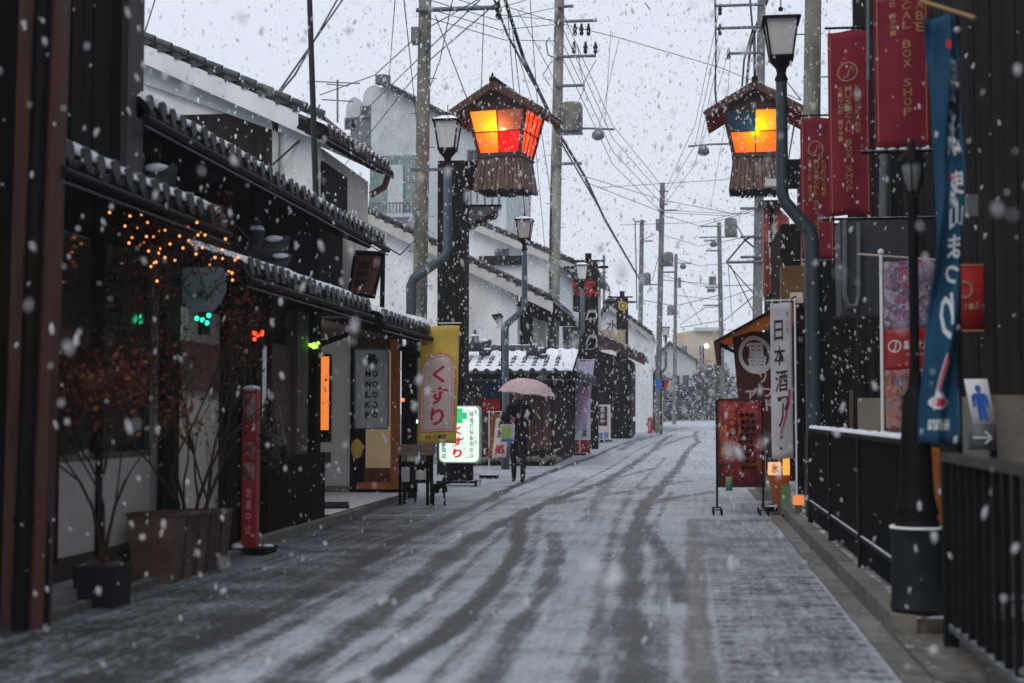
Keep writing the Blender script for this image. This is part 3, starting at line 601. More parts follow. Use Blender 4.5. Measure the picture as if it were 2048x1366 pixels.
# ---------------------------------------------------------------- big white storehouse behind
C = thing('white_storehouse', 'big white plastered storehouse whose gable rises behind the dark townhouse', 'house', (-7, 22, 0))
YC = 21.0; ev = at(652, 262, YC)
pts = [at(632, 600, YC), at(632, 262, YC), at(283, 110, YC), at(-150, -80, YC), at(-150, 600, YC)]
slab(C, 'gable_wall', 'white', pts, .3)
sh = [at(283, 130, YC), at(283, 360, YC), at(545, 330, YC), at(545, 232, YC)]
pl(283, 546, 232, 400, YC - .06, 'dark_wood', 'boarded_band', C, .05)
pl(545, 557, 232, 345, YC - .1, 'dull', 'window_post', C, .08)
slab(C, 'verge_soffit', 'pale', [at(283, 165, YC - .1), at(283, 118, YC - .1), at(648, 262, YC - .1), at(634, 292, YC - .1)], .08)
verge(C, at(652, 250, YC - .25), at(150, 28, YC - .25), (0, 5, 0), .12, fascia='white', fh=.30, snow=False)
xs = at(633, 300, YC).x; y2 = onX(736, 400, xs).y
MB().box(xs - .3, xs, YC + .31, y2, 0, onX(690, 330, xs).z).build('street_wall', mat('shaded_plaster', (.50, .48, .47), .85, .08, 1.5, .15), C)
w1 = onX(638, 400, xs); w2 = onX(690, 400, xs); MB().box(xs, xs + .04, w1.y + .1, w2.y, 3.6, 5.15).build('shutter', 'black_wood', C)
a0 = at(652, 250, YC - .25); X2 = a0.x + .15; aa = onX(652, 256, X2); bb = onX(780, 334, X2)
d = (bb - aa); 
eave(C, aa, d.normalized(), (-1, 0, 0), d.length, .42, .45, .3, .03)
MB().tube([bb + Vector((0, 0, -.05)), bb + Vector((-.1, 0, -.35)), bb + Vector((-.35, .0, -.5))], .06, 8).build('gutter_elbow', 'rust_wood', C)

# ---------------------------------------------------------------- white gable further on, with shop below
D = thing('white_gabled_house', 'white gabled house beyond the left lantern with a dark snowy roofed shop below', 'house', (-6, 37, 0))
YD = 37.5
slab(D, 'gable_wall', 'white', [at(1034, 740, YD), at(1034, 580, YD), at(930, 528, YD), at(735, 436, YD), at(640, 400, YD), at(640, 740, YD)], .3)
verge(D, at(1106, 604, YD - .3), at(640, 380, YD - .3), (0, 7, 0), .10, fascia='dull', fh=.28)
xd = at(1036, 600, YD).x; y2 = 46
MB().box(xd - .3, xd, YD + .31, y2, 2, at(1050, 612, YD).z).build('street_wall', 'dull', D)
MB().box(xd, xd + .05, YD + .5, YD + 3.2, at(1040, 690, YD).z, at(1040, 575, YD).z - .2).build('shutter', 'black_wood', D)
MB().box(xd, xd + .9, YD - .3, 46, at(1105, 604, YD).z - .12, at(1105, 604, YD).z + .0).build('eave_box', 'dark_wood', D)
MB().box(xd, xd + .12, 43.2, 46, 2, at(1060, 610, YD).z).build('pale_panel', 'white', D)
# shop below
YS = 34; xl, xr = at(900, 800, YS).x, gnd(1140, 915).x
MB().box(xl, xr, YS, 41, 0, 2.35).build('shop_wall', 'dark_wood', D)
planks(D, (xr - .02, YS, 0), (-1, 0, 0), 16, .2, .18, .4, 2.2, 'brown_wood', .02)
planks(D, (xr, YS + .1, 0), (0, 1, 0), 28, .24, .2, .2, 2.2, 'black_wood', -.02)
b = MB()
for i in range(24): b.ball((xr - 2.6 + i * .12 + random.uniform(-.03, .03), YS - .12, .1 + random.uniform(0, .12)), .09, 6, 4, .8)
b.build('stone_footing', 'stone', D)
zr = at(1000, 745, YS - .7).z
eave(D, (at(905, 700, YS).x, YS - .75, zr), (1, 0, 0), (0, 1, 0), xr + .55 - at(905, 700, YS).x, 1.9, .30, .27, .022, rows=4)
xe = xr + .55
eave(D, (xe + .02, YS + .2, zr + .02), (0, 1, 0), (-1, 0, 0), 7.2, 1.0, .30, .27, .03)
MB().tube([(xl, YS + 1.1, zr + .62), (xe - 1.2, YS + 1.1, zr + .62)], .13, 8).build('ridge', 'tile', D)
ornament(D, (at(950, 690, YS + .3).x, YS + .3, zr + .62), 1.1); ornament(D, (xe - 1.0, YS + .3, zr + .48), .8)
w = MB().box(xl + .7, xl + 1.6, YS - .03, YS, 1.95, 2.25).build('noren_rail', 'navy', D)
cloth('shop_curtain', lambda s, t: Vector((at(968, 0, YS).x + s * .42, YS - .14 + .02 * math.sin(s * 14), 1.62 - t * .32)), 'flagred', D, 10, 4)
MB().box(at(968, 0, YS).x, at(968, 0, YS).x + .45, YS - .06, YS - .02, 1.65, 1.95).build('notice_board', 'blue', D)
MB().box(at(926, 0, YD - .4).x, at(926, 0, YD - .4).x + .17, YD - .5, YD - .42, at(926, 642, YD).z, at(926, 570, YD).z).build('hanging_sign', mat('faded_red_board', (.42, .12, .12), .7, .1), D)
write('lettering', column('仏壇店', .5, .08, .92, .7), flat((at(926, 0, YD - .4).x, YD - .505, at(926, 570, YD).z), (.17, 0, 0), (0, 0, -.95)), 'whiteink', D, .02)
# ---------------------------------------------------------------- further houses
def block(name, label, Y, depth, pts, m, roofs=(), cat='house'):
    p = [at(u, v, Y) for u, v in pts]; t = thing(name, label, cat, (sum(q.x for q in p) / len(p), Y + depth / 2, gz(Y)))
    lo = min(p, key=lambda q: q.z).z; slab(t, 'wall', m, p, depth)
    for (a, c, fascia) in roofs: verge(t, at(*a, Y - .3), at(*c, Y - .3), (0, depth + .5, 0), .12, fascia=fascia, fh=.25)
    return t
def win(par, Y, u0, v0, u1, v1, glass='glass', frame='steel', bars=1):
    a, c = at(u0, v1, Y), at(u1, v0, Y); f = MB()
    f.box(a.x, c.x, Y - .1, Y - .02, c.z - .06, c.z); f.box(a.x, c.x, Y - .1, Y - .02, a.z, a.z + .06); f.box(a.x, a.x + .06, Y - .1, Y - .02, a.z + .06, c.z - .06); f.box(c.x - .06, c.x, Y - .1, Y - .02, a.z + .06, c.z - .06)
    for i in range(bars): x = a.x + (c.x - a.x) * (i + 1) / (bars + 1); f.box(x - .025, x + .025, Y - .09, Y - .03, a.z + .06, c.z - .06)
    o = f.build('window', frame, par); MB().box(a.x + .06, c.x - .06, Y - .05, Y - .04, a.z + .06, c.z - .06).build('pane', glass, o)
def railing(par, Y, u0, u1, v0, v1, n, m='steel'):
    a, c = at(u0, v1, Y), at(u1, v0, Y); MB().box(a.x, c.x, Y, Y + .05, c.z - .05, c.z).build('handrail', m, par); MB().box(a.x, c.x, Y, Y + .05, a.z, a.z + .04).build('handrail', m, par)
    o = MB().box(a.x, a.x + .03, Y + .01, Y + .04, a.z + .04, c.z - .05).build('baluster', m, par); array(o, [((c.x - a.x) * i / n, 0, 0) for i in range(1, n + 1)])
E1 = block('three_storey_house', 'tall pale three storey house with balconies behind the white storehouse', 52, 8, [(735, 700), (735, 440), (742, 310), (742, 200), (768, 170), (960, 262), (1012, 300), (1012, 700)], 'pale', [((1000, 290), (762, 168), None)])
pl(740, 830, 312, 432, 51.8, mat('greenish_balcony_glass', (.19, .25, .24), .5, .3, 2, 0), 'balcony_screen', E1, .1)
pl(775, 806, 330, 430, 51.7, 'pale', 'door_panel', E1, .05)
railing(E1, 51.4, 738, 832, 404, 432, 14); MB().box(at(735, 0, 52).x, at(833, 0, 52).x, 51.3, 52, at(735, 440, 52).z, at(735, 433, 52).z).build('balcony_floor', 'pale', E1)
win(E1, 52, 935, 300, 962, 330); win(E1, 52, 940, 350, 1000, 420, 'pale', 'steel', 3)
MB().box(at(700, 0, 52).x, at(742, 0, 52).x, 52.2, 58, at(700, 292, 52).z, at(700, 232, 52).z).build('roof_plant', 'steel', E1)
for i, (u0, u1, v0, v1) in enumerate(((688, 722, 190, 232), (722, 768, 166, 210))):
    a, c = at(u0, v1, 52), at(u1, v0, 52); b = MB(); w = c.x - a.x; h = c.z - a.z
    b.prism([(a.x + w * .5 - w * .5 * math.cos(math.pi * k / 10), 52.3, a.z + h * (.35 + .65 * math.sin(math.pi * k / 10))) for k in range(11)] + [(c.x, 52.3, a.z), (a.x, 52.3, a.z)], (0, 2.5, 0)); b.build('water_tank', 'pale', E1)
win(E1, 52.2, 722, 212, 756, 236); win(E1, 52.25, 690, 236, 716, 260)
MB().tube([at(766, 168, 52), at(766, 152, 52)], .3, 10).build('roof_vent', 'steel', E1); railing(E1, 51.9, 722, 742, 290, 308, 4)
ae = thing('television_aerial', 'thin television aerial standing on a roof left of the three storey house', 'aerial', at(675, 240, 40)); MB().tube([at(675, 245, 40), at(675, 160, 40)], .03, 5).build('mast', 'farpole', ae)
for v, d in ((163, 45), (168, 22), (199, 32)): MB().tube([at(675 - d, v, 40), at(675 + d, v + 4, 40)], .018, 4).build('element', 'farpole', ae)
F1 = block('white_gabled_house', 'white house with a low gable seen between the left lantern and second utility pole', 47, 7, [(925, 700), (925, 440), (1000, 462), (1112, 515), (1112, 700)], 'white', [((1150, 530), (925, 436), 'dull')])
pl(958, 1045, 512, 530, 46.8, 'dark_wood', 'dark_louvre', F1, .1); win(F1, 47, 990, 498, 1018, 515); pl(990, 1010, 552, 640, 46.8, 'pale', 'pipe_box', F1, .1)
G1 = block('grey_shopfront', 'grey timbered house with deep dark eave and first floor windows beyond the second utility pole', 55, 7, [(1085, 860), (1085, 522), (1180, 540), (1180, 860)], 'dull', [((1200, 552), (1085, 505), 'dark_wood')])
for i in range(4): win(G1, 55, 1122 + i * 13, 560, 1133 + i * 13, 625, 'glass', 'dark_wood', 0)
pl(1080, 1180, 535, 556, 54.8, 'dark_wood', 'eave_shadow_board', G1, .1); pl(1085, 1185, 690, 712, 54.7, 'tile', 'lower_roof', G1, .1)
t = thing('round_mirror_dish', 'snow capped round street mirror beyond the second utility pole', 'mirror', at(1140, 660, 50)); MB().lathe([(.05, 0), (.5, .15), (.62, .38), (.1, .5)], at(1137, 650, 50), 16).build('hood', 'snow', t)
MB().tube([at(1137, 655, 50), at(1137, 652, 50) + Vector((0, 0, -.5))], [.42, .3], 16).build('bowl', 'glass', t); b = MB(); c = at(1137, 700, 50); b.tube([c, c + Vector((0, -.1, 0))], .45, 20); b.build('mirror', 'steel', t)
MB().tube([(c.x, 50.1, gz(50)), (c.x, 50.1, c.z)], .06, 8).build('pole', 'farpole', t)
H1 = block('white_storehouse', 'white storehouse with a ridge ornament at the far bend of the street', 68, 8, [(1188, 890), (1188, 648), (1220, 614), (1256, 634), (1302, 670), (1302, 890)], 'white', [((1305, 672), (1218, 608), 'dull'), ((1180, 652), (1220, 608), None)])
ornament(H1, at(1219, 604, 67.6), 1.1); write('crest', [('水', 0, 0, 1, 1)], face_cam(1212, 640, 1238, 662, 67.95), 'ink', H1, .0)
H2 = block('low_dark_shop', 'low dark timber shop under a snowy roof left of the far bend', 58, 5, [(1190, 905), (1190, 700), (1262, 720), (1262, 905)], 'dark_wood', [((1290, 718), (1180, 668), 'brown_wood')])
planks(H2, (at(1192, 0, 57.95).x, 57.95, 0), (1, 0, 0), 7, .2, .17, .3, 2.6, 'black_wood', -.02); pl(1192, 1250, 660, 700, 57.8, 'tan', 'upper_wall', H2, .1)
H3 = block('dark_shop_row', 'dark row of shopfronts under snowy eaves at the far end on the left', 72, 8, [(1240, 880), (1240, 735), (1314, 745), (1314, 880)], 'dark_wood', [((1320, 750), (1236, 722), None)])
planks(H3, (at(1242, 0, 71.95).x, 71.95, .4), (1, 0, 0), 8, .24, .2, .9, 3.2, 'black_wood', -.02)
railing(H3, 71.5, 1238, 1262, 715, 740, 6)
for u, l in ((1296, 'left one of two tan timber posts before the far dark shops'), (1318, 'right one of two tan timber posts before the far dark shops')):
    a = at(u, 860, 70); MB().box(a.x - .2, a.x + .2, 70, 70.3, gz(70), at(u, 785, 70).z).build('gate_post', 'tan', label=l, cat='post', group='tan posts')
I1 = block('beige_apartment_house', 'beige flat roofed building with a lit window beyond the end of the street', 125, 12, [(1345, 860), (1345, 668), (1392, 660), (1445, 660), (1445, 860)], 'tan', [], 'building')
pl(1388, 1450, 655, 662, 124.5, 'pale', 'roof_edge', I1, .6)
for u in (1362, 1397): win(I1, 125, u, 690, u + 13, 730, 'glass', 'pale')
p_ = at(1413, 692, 124.8); MB().ball(p_, .2, 10, 6).build('bright_lamp', emit('white_lamp', (1, .97, .85), 2.5), I1)
I2 = block('pale_far_house', 'pale house with snowy roof below the beige building', 110, 8, [(1310, 860), (1310, 715), (1340, 690), (1392, 720), (1392, 860)], 'pale', [((1396, 724), (1338, 686), None), ((1306, 720), (1340, 686), None)])
for u in (1318, 1345, 1365): win(I2, 110, u, 750, u + 14, 775)
block('far_side_house', 'snowy grey house just left of the awning', 115, 8, [(1450, 860), (1450, 700), (1480, 690), (1540, 700), (1540, 860)], 'pale', [((1450, 698), (1482, 684), None)])
# snow-laden trees closing the street
def blob(b, c, R, n, s, flat_=.8):
    for _ in range(n):
        d = Vector((random.gauss(0, 1), random.gauss(0, 1), random.gauss(0, 1))).normalized() * R * random.uniform(.35, 1.05); d.z *= flat_
        q = Vector(c) + d; a = Vector((random.gauss(0, 1), random.gauss(0, 1), random.gauss(0, .6))).normalized(); e = a.cross(Vector((random.gauss(0, 1), random.gauss(0, 1), random.gauss(0, 1)))).normalized(); k = s * random.uniform(.5, 1.3)
        b.face([q - a * k, q + e * k * .5, q + a * k, q - e * k * .5])
for i, (u, v, Y, R, l) in enumerate(((1338, 800, 100, 1.7, 'leftmost'), (1375, 795, 104, 2.0, 'second from left'), (1412, 800, 102, 2.0, 'third from left'), (1452, 790, 100, 2.4, 'fourth, behind the red menu board'), (1500, 780, 104, 2.8, 'rightmost, behind the banners'), (1398, 768, 112, 2.0, 'highest, rising behind the others'))):
    c = at(u, v, Y); t = thing('snowy_tree', 'snow laden dark evergreen closing the end of the street, ' + l, 'tree', (c.x, Y, gz(Y)), 'snowy trees at the end of the street')
    b = MB(); b.tube([(c.x, Y, gz(Y)), (c.x + .1, Y, c.z)], [.16, .07], 7)
    for k in range(7): a = k * .9; b.tube([(c.x, Y, c.z - R * .4), (c.x + R * .7 * math.cos(a), Y + R * .7 * math.sin(a), c.z + R * .2 * (k % 3))], [.06, .02], 5)
    b.build('trunk', 'bark', t); b = MB()
    for k in range(16): blob(b, c + Vector((random.uniform(-R, R), random.uniform(-R, R) * .6, random.uniform(-R * .8, R * .7))), R * .42, 90, .17)
    b.build('crown', 'fartree', t)
hd = MB()
for i in range(60): blob(hd, (at(1315, 0, 96).x + i * .14, 96 + random.uniform(-.4, .4), gz(96) + random.uniform(.2, 1.3)), .45, 40, .12)
hd.build('hedge', 'fartree', label='low snowy hedge across the foot of the far trees', cat='hedge', kind='stuff')
cr_ = thing('parked_car', 'small white car nosing out between the dark shops at left, far off', 'car', (at(1228, 850, 60).x, 60.5, gz(60)))
c = Vector((at(1226, 0, 60).x, 60, gz(60)))
car = MB(); car.prism([c + Vector(q) for q in ((-.75, 0, .35), (.75, 0, .35), (.78, 0, .85), (.6, 0, .95), (.48, 0, 1.45), (-.48, 0, 1.45), (-.6, 0, .95), (-.78, 0, .85))], (0, 3.2, 0)); car.build('body', 'white', cr_)
MB().prism([c + Vector(q) for q in ((-.52, -.02, .97), (.52, -.02, .97), (.42, -.02, 1.38), (-.42, -.02, 1.38))], (0, .03, 0)).build('windscreen', 'glass', cr_)
for s in (-1, 1): MB().tube([c + Vector((s * .62 - .1, .4, .3)), c + Vector((s * .62 + .1, .4, .3))], .3, 14).build('wheel', 'blk', cr_); MB().ball(c + Vector((s * .55, 0, .72)), .1, 8, 5).build('headlight', 'frost', cr_)
h = thing('fire_hydrant', 'small red hydrant cabinet before the tan posts far down the street', 'hydrant', (at(1297, 0, 66).x, 66, gz(66))); c = ORG[h.name]
MB().lathe([(.15, 0), (.15, .1), (.12, .12), (.12, .55), (.16, .57), (.16, .64), (.06, .75)], c, 14).build('body', 'redpaint', h); MB().tube([c + Vector((-.2, 0, .42)), c + Vector((.2, 0, .42))], .06, 8).build('outlet', 'redpaint', h)

# ---------------------------------------------------------------- right side: dark shop, railing, pillar lamp
K = thing('black_walled_shop', 'black timber shop with tall boarded walls along the right side of the street', 'house', (3, 14, 0))
MB().box(2.27, 6, 3, 12.6, 0, 9).build('wall', 'black_wood', K); MB().box(2.72, 6, 12.61, 24.5, 0, 7.6).build('recessed_wall', 'black_wood', K)
planks(K, (2.27, 4.0, 0), (0, 1, 0), 43, .2, .185, .5, 8.6, 'dark_wood', .02); planks(K, (2.72, 12.9, 0), (0, 1, 0), 46, .25, .22, .3, 7.5, 'black_wood', .02)
for y in (12.5, 17.5, 21): MB().box(2.45, 2.6, y, y + .16, 0, 8.5).build('post', 'dark_wood', K)
pl(1716, 1766, 796, 862, 15.5, mat('cream_boarding', (.34, .31, .25), .85, .15, 2, .1), 'pale_lower_panel', K, .06)
pl(1700, 1706, 780, 870, 15.4, 'grey_wood', 'pale_post', K)
sb = thing('service_box', 'dark grey steel cabinet with a bent pipe on the shop wall below the red banners', 'cabinet', at(1718, 630, 15.2)); a, c = at(1682, 630, 15.2), at(1758, 440, 15.2)
MB().box(a.x, c.x + .35, 15.2, 15.7, a.z, c.z).build('cabinet', mat('dark_cabinet', (.045, .05, .058), .5, .15, 3, .1, 40, snow=.3), sb)
MB().tube([at(1691, 440, 15.1), at(1690, 590, 15.1), at(1696, 612, 15.1), at(1714, 612, 15.1), at(1718, 590, 15.1), at(1718, 445, 15.1)], .028, 8).build('pipe', 'steel', sb)
MB().tube([at(1772, 70, 16.0), at(1766, 520, 16.0)], .05, 8).build('downpipe', 'steel', label='grey downpipe on the black shop wall right of the red banners', cat='downpipe')
MB().tube([at(1737, -20, 14), at(1737, 160, 14)], .02, 8).build('conduit', 'steel', label='thin grey conduit between the two nearest red banners', cat='pipe')
MB().box(at(1604, 0, 18.4).x, at(1614, 0, 18.4).x, 18.4, 18.5, 0, at(1604, 530, 18.4).z).build('timber_post', 'grey_wood', label='pale narrow timber post beside the snack shop corner', cat='post')
for u, v in ((1945, 410),): 
    a = at(u, v, 10.8 if u > 1800 else 15); MB().box(a.x - .04, a.x + .04, a.y, a.y + .08, a.z - .08, a.z + .08).build('wall_box', 'steel', label='small pale junction box on the boards ' + ('right of the blue banner' if u > 1800 else 'between the red banners'), cat='box')
sw = MB().box(1.93, 2.24, 9.5, 10.4, 0, at(1950, 792, 10).z).build('stone_wall', 'stone', label='pale rough stone wall behind the near railing at right', cat='wall')
MB().box(at(1600, 0, 18.9).x, at(1612, 0, 18.9).x + .3, 18.9, 19.0, .1, 1.0).build('crate', 'brown_wood', label='small dark crate against the shop behind the railing end', cat='crate')
b = MB(); b.bar((1.56, 9.75, .15), (1.66, 9.9, 1.02), .05, .03, (0, 1, 0)); b.bar((1.72, 9.9, .15), (1.62, 9.8, 1.02), .05, .03, (0, 1, 0)); b.bar((1.58, 9.78, .5), (1.72, 9.88, .5), .04, .03); b.build('plant_rack', 'orange_wood', label='orange brown wooden rack behind the pillar lamp', cat='rack')
MB().box(1.52, 1.8, 10.4, 10.5, .7, .98).build('crate', 'rust_wood', label='orange brown crate behind the railing beside the pillar lamp', cat='crate')
# railing one
R1 = thing('black_railing', 'black iron railing with snow on its top rail along the kerb at right', 'railing', (1.34, 12, .13)); x = 1.265
MB().tube([(x, 15.15, .11), (x, 15.1, .98), (x, 15.02, 1.06), (x, 14.9, 1.09), (x, 8.55, 1.09)], .028, 10).build('top_rail', 'blk_snow', R1)
MB().box(x - .02, x + .02, 8.55, 15.1, .33, .36).build('bottom_rail', 'blk_snow', R1)
b = MB(); b.box(x - .03, x + .03, 8.5, 8.56, .13, 1.08); o = b.build('post', 'blk', R1); array(o, [(0, 2.2 * i, 0) for i in (1, 2)])
b = MB(); b.box(x - .008, x + .008, 8.62, 8.64, .17, 1.07); o = b.build('baluster', 'blk', R1); array(o, [(0, .13 * i, 0) for i in range(1, 50)])
b = MB(); V = []; n = 120
for i in range(n + 1):
    y = 8.6 + 6.35 * i / n; h = random.uniform(.006, .02)
    V += [(x - .026, y, 1.105), (x - .012, y, 1.118 + h), (x + .012, y, 1.118 + h), (x + .026, y, 1.105)]
b.raw(V, [(i * 4 + j, i * 4 + 4 + j, i * 4 + 5 + j, i * 4 + j + 1) for i in range(n) for j in range(3)], True); b.build('snow_strip', 'snow', R1)
R2 = thing('near_railing', 'nearest black railing with flat grey top rail at the lower right corner', 'railing', (1.37, 6.5, 0)); x = 1.37
MB().box(x - .035, x + .035, 3.6, 7.8, 1.0, 1.045).build('top_rail', mat('worn_rail', (.045, .043, .038), .5, .3, 6, .2, 50, snow=.2), R2)
MB().box(x - .02, x + .02, 3.6, 7.8, .12, .15).build('bottom_rail', 'steel', R2); MB().box(x - .035, x + .035, 7.74, 7.81, .03, 1.0).build('post', 'blk', R2)
o = MB().box(x - .016, x + .016, 7.6, 7.64, .15, 1.0).build('baluster', 'blk', R2); array(o, [(0, -.2 * i, 0) for i in range(1, 20)])
o = MB().box(1.95, 1.99, 6.4, 6.46, .0, 1.1).build('stake', 'blk', label='row of dark stakes behind the near railing', cat='stakes'); 
# pillar lamp
L0 = thing('pillar_lamp', 'old black cast iron pillar lamp on a thick round plinth between the two railings', 'street lamp', (1.30, 8.4, .11)); c = Vector((1.30, 8.4, 0))
MB().lathe([(.155, .14), (.158, .16), (.15, .19), (.148, .55), (.155, .57), (.155, .60)], c, 28).build('plinth', mat('iron_plinth', (.012, .015, .019), .55, .5, 6, .3, 40, spec=.18), L0)
MB().lathe([(.125, .6), (.125, .63), (.11, .66), (.125, .69), (.115, .72), (.10, .78), (.092, .9), (.085, 1.1), (.075, 1.35), (.04, 1.4), (.034, 1.5)], c, 24).build('shaft', 'blk', L0)
MB().tube([c + Vector((0, 0, 1.5)), c + Vector((0, 0, 2.5))], .028, 12).build('pole', 'blk', L0)
MB().lathe([(.025, 2.54), (.04, 2.57), (.056, 2.64), (.06, 2.70), (.02, 2.71)], c, 8).build('glass_shade', mat('dim_lamp_glass', (.16, .17, .17), .2, .1, 5, .1), L0)
b = MB()
for k in range(6): a = k * math.pi / 3 + .3; b.tube([c + Vector((.03 * math.cos(a), .03 * math.sin(a), 2.52)), c + Vector((.064 * math.cos(a), .064 * math.sin(a), 2.62)), c + Vector((.07 * math.cos(a), .07 * math.sin(a), 2.71))], .006, 5)
b.build('cage', 'blk', L0); MB().lathe([(.08, 2.705), (.07, 2.735), (.03, 2.78), (.01, 2.83)], c, 16).build('cap', 'blk_snow', L0)
MB().lathe([(.157, .601), (.15, .612), (.127, .606)], c, 24).build('snow_ring', 'snow', L0)

# ---------------------------------------------------------------- hanging banners at right
def wave(o, w, h, a=.02, ph=0, lean=0, yaw=0, tw=1):
    return lambda s, t: Vector((o[0] + w * s * math.cos(yaw) + lean * t, o[1] + w * s * math.sin(yaw) + a * math.sin(5 * s + 3 * t * tw + ph) * (.3 + .7 * t), o[2] - h * t - a * .4 * math.sin(6 * s + ph)))
def off(fn, d): return lambda s, t: fn(s, t) + Vector((0, -d, 0))
RB = 'red shop banners'
for i, (u0, u1, v0, v1, Y, pos, lab) in enumerate(((1745, 1863, -150, 292, 11.9, 'BOX', 'nearest and largest red banner, reading musical box shop, beside the blue banner'), (1655, 1744, 64, 430, 15.8, 'MID', 'middle red banner with a gold round emblem near its top'), (1600, 1670, 237, 516, 20.6, 'FAR', 'farthest red banner, lowest of the three in the picture'))):
    a, c = at(u0, v0, Y), at(u1, v1, Y); w, h = c.x - a.x, a.z - c.z
    t = thing('shop_banner', lab, 'banner', (a.x + w / 2, Y, c.z), RB); fn = wave(a, w, h, .03, i)
    cloth('cloth', fn, 'red', t, 10, 24, (0, 1, 0)); g = off(fn, .006)
    for s in (.06, .93): stroke([(s, .02), (s, .5), (s, .98)], .010, g, 'gold', t, 'gold_edge_line')
    MB().tube([(a.x - .03, Y, a.z + .04), (2.75, Y, a.z + .04)], .014, 8).build('top_rod', 'blk', t); MB().tube([(a.x - .12, Y, c.z - .04), (2.75, Y, c.z - .04)], .016, 8).build('bottom_rod', 'blk_snow', t)
    b = MB()
    for s in (.05, .95): b.tube([fn(s, 0), (fn(s, 0).x, Y, a.z + .05)], .006, 4); b.tube([fn(s, 1), (fn(s, 1).x - .02, Y, c.z - .06)], .012, 4)
    b.build('tie', 'whiteink', t)
    b = MB()
    for k in range(5): b.ball((a.x + w * (k + .5) / 5, Y, c.z - .022), .045, 7, 4, .3)
    if i == 0: b.build('snow_on_rod', 'snow', t)
    et = .135 if i else .07
    ring_s(.46, et + .09, .24, .24 * w / h, .14, g, 'gold', t)
    stroke([(.36, et + .12), (.46, et + .115), (.5, et + .08), (.56, et + .06)], .02, g, 'gold', t, 'emblem_note', h / w)
    stroke([(.56, et + .06), (.60, et + .09)], .012, g, 'gold', t, 'emblem_note', h / w)
    if i == 0: cells = column('MUSICAL BOX SHOP', .58, .18, .87, .15) + column('KUROKABE', .82, .10, .50, .14) + column('SINCE 1991', .34, .24, .50, .1)
    else: cells = column('MUSICAL BOX SHOP', .47, .30, .88, .15) + column('KUROKABE', .70, .30, .56, .13) + column('SINCE 1991', .28, .30, .60, .10)
    write('lettering', cells, g, 'gold', t, .01)
# blue festival banner, seen from behind
T = thing('blue_festival_banner', 'long blue festival banner with mirrored white characters blown against its pole at right', 'banner', at(1890, 880, 7.95))
def blue_fn(s, t):
    edge = [(0, 1853, 1916), (.15, 1866, 1922), (.4, 1876, 1925), (.6, 1871, 1924), (.75, 1856, 1924), (.9, 1846, 1920), (1, 1844, 1916)]
    for (t0, l0, r0), (t1, l1, r1) in zip(edge[:-1], edge[1:]):
        if t <= t1 + 1e-6: k = (t - t0) / (t1 - t0); l, r = l0 + (l1 - l0) * k, r0 + (r1 - r0) * k; break
    s2 = s ** .8
    return at(l + (r - l) * s2, 26 + 860 * t, 7.95) + Vector((0, .05 * math.sin(s * 7.5 + t * 9) + .03 * math.sin(t * 21 + s * 3) + .08 * (1 - s), 0))
cloth('cloth', blue_fn, 'blue', T, 12, 50, (0, 1, 0)); g = off(blue_fn, .012)
cells = [('長', .48, .14, .93, .24), ('浜', .46, .25, .93, .36), ('曳', .52, .395, .93, .455), ('山', .50, .47, .93, .53), ('ま', .46, .545, .86, .60), ('つ', .42, .615, .80, .66), ('り', .30, .68, .62, .79)]
cells = [(c, a, b0 - .03, d, e - .03) for c, a, b0, d, e in cells]
write('lettering', cells, g, 'whiteink', T, .02, True)
write('lettering', [(ch, .14 + .075 * i, .945, .205 + .075 * i, .97) for i, ch in enumerate('amayikiH')], g, 'whiteink', T, .02, True)
stroke([(.52, .8), (.40, .84), (.32, .88), (.25, .92)], .05, g, 'whiteink', T, 'brush_stroke', 3); stroke([(.52, .8), (.40, .84), (.32, .88)], .03, off(blue_fn, .016), 'redink', T, 'brush_stroke', 3)
for s, t in ((.30, .315 - .25), (.62, .37)): ring_s(.62 if t > .2 else .55, t + .01, .09, .012, 1, g, 'redink', T, 'red_dot')
ring_s(.40, .905, .26, .016, 1, g, 'whiteink', T, 'fish_mark'); ring_s(.42, .905, .20, .010, 1, off(blue_fn, .016), 'redink', T, 'fish_mark')
MB().tube([at(1842, 2, 7.9), at(1950, 36, 7.7)], .012, 8).build('top_rod', 'gold', T)
pb = at(1917, 900, 8.0); MB().tube([at(1914, 20, 8.0), (pb.x, 8.0, .04)], .013, 8).build('pole', 'blk', T)
b = MB()
for v in (60, 300, 655): b.ball(at(1914, v, 7.95), .018, 8, 5)
b.build('clip', 'whitecloth', T); MB().lathe([(.05, .03), (.05, .2), (.02, .24)], (pb.x, 8.0, 0), 14).build('base', 'steel', T)
# picture banner on a white pole
T = thing('picture_banner', 'lilac picture banner with a red middle band on a white pole behind the railing', 'banner', (2, 13, .13))
a, c = at(1767, 522, 13), at(1875, 862, 13); fn = wave(a, c.x - a.x, a.z - c.z, .02, 1); g = off(fn, .006)
for nm, m, t0, t1 in (('photo_print', 'pic_lilac', 0, .40), ('red_band', 'redpaint', .40, .64), ('photo_print', 'pic_brown', .64, 1)): cloth(nm, fn, m, T, 8, 10, (0, 1, 0), t0=t0, t1=t1)
write('lettering', [(ch, .36 + .125 * i, .475, .475 + .125 * i, .525) for i, ch in enumerate('黒壁オルゴ')], g, 'whiteink', T, .03)
write('lettering', [(ch, .42 + .045 * i, .548, .455 + .045 * i, .56) for i, ch in enumerate('MUSICALBOX')], g, 'whiteink', T, .0)
ring_s(.19, .5, .13, .13 * .7 * (c.x - a.x) / (a.z - c.z) * 1.4, .2, g, 'whiteink', T); stroke([(.14, .53), (.2, .52), (.22, .475), (.25, .47)], .015, g, 'whiteink', T, 'emblem_note', 2.5)
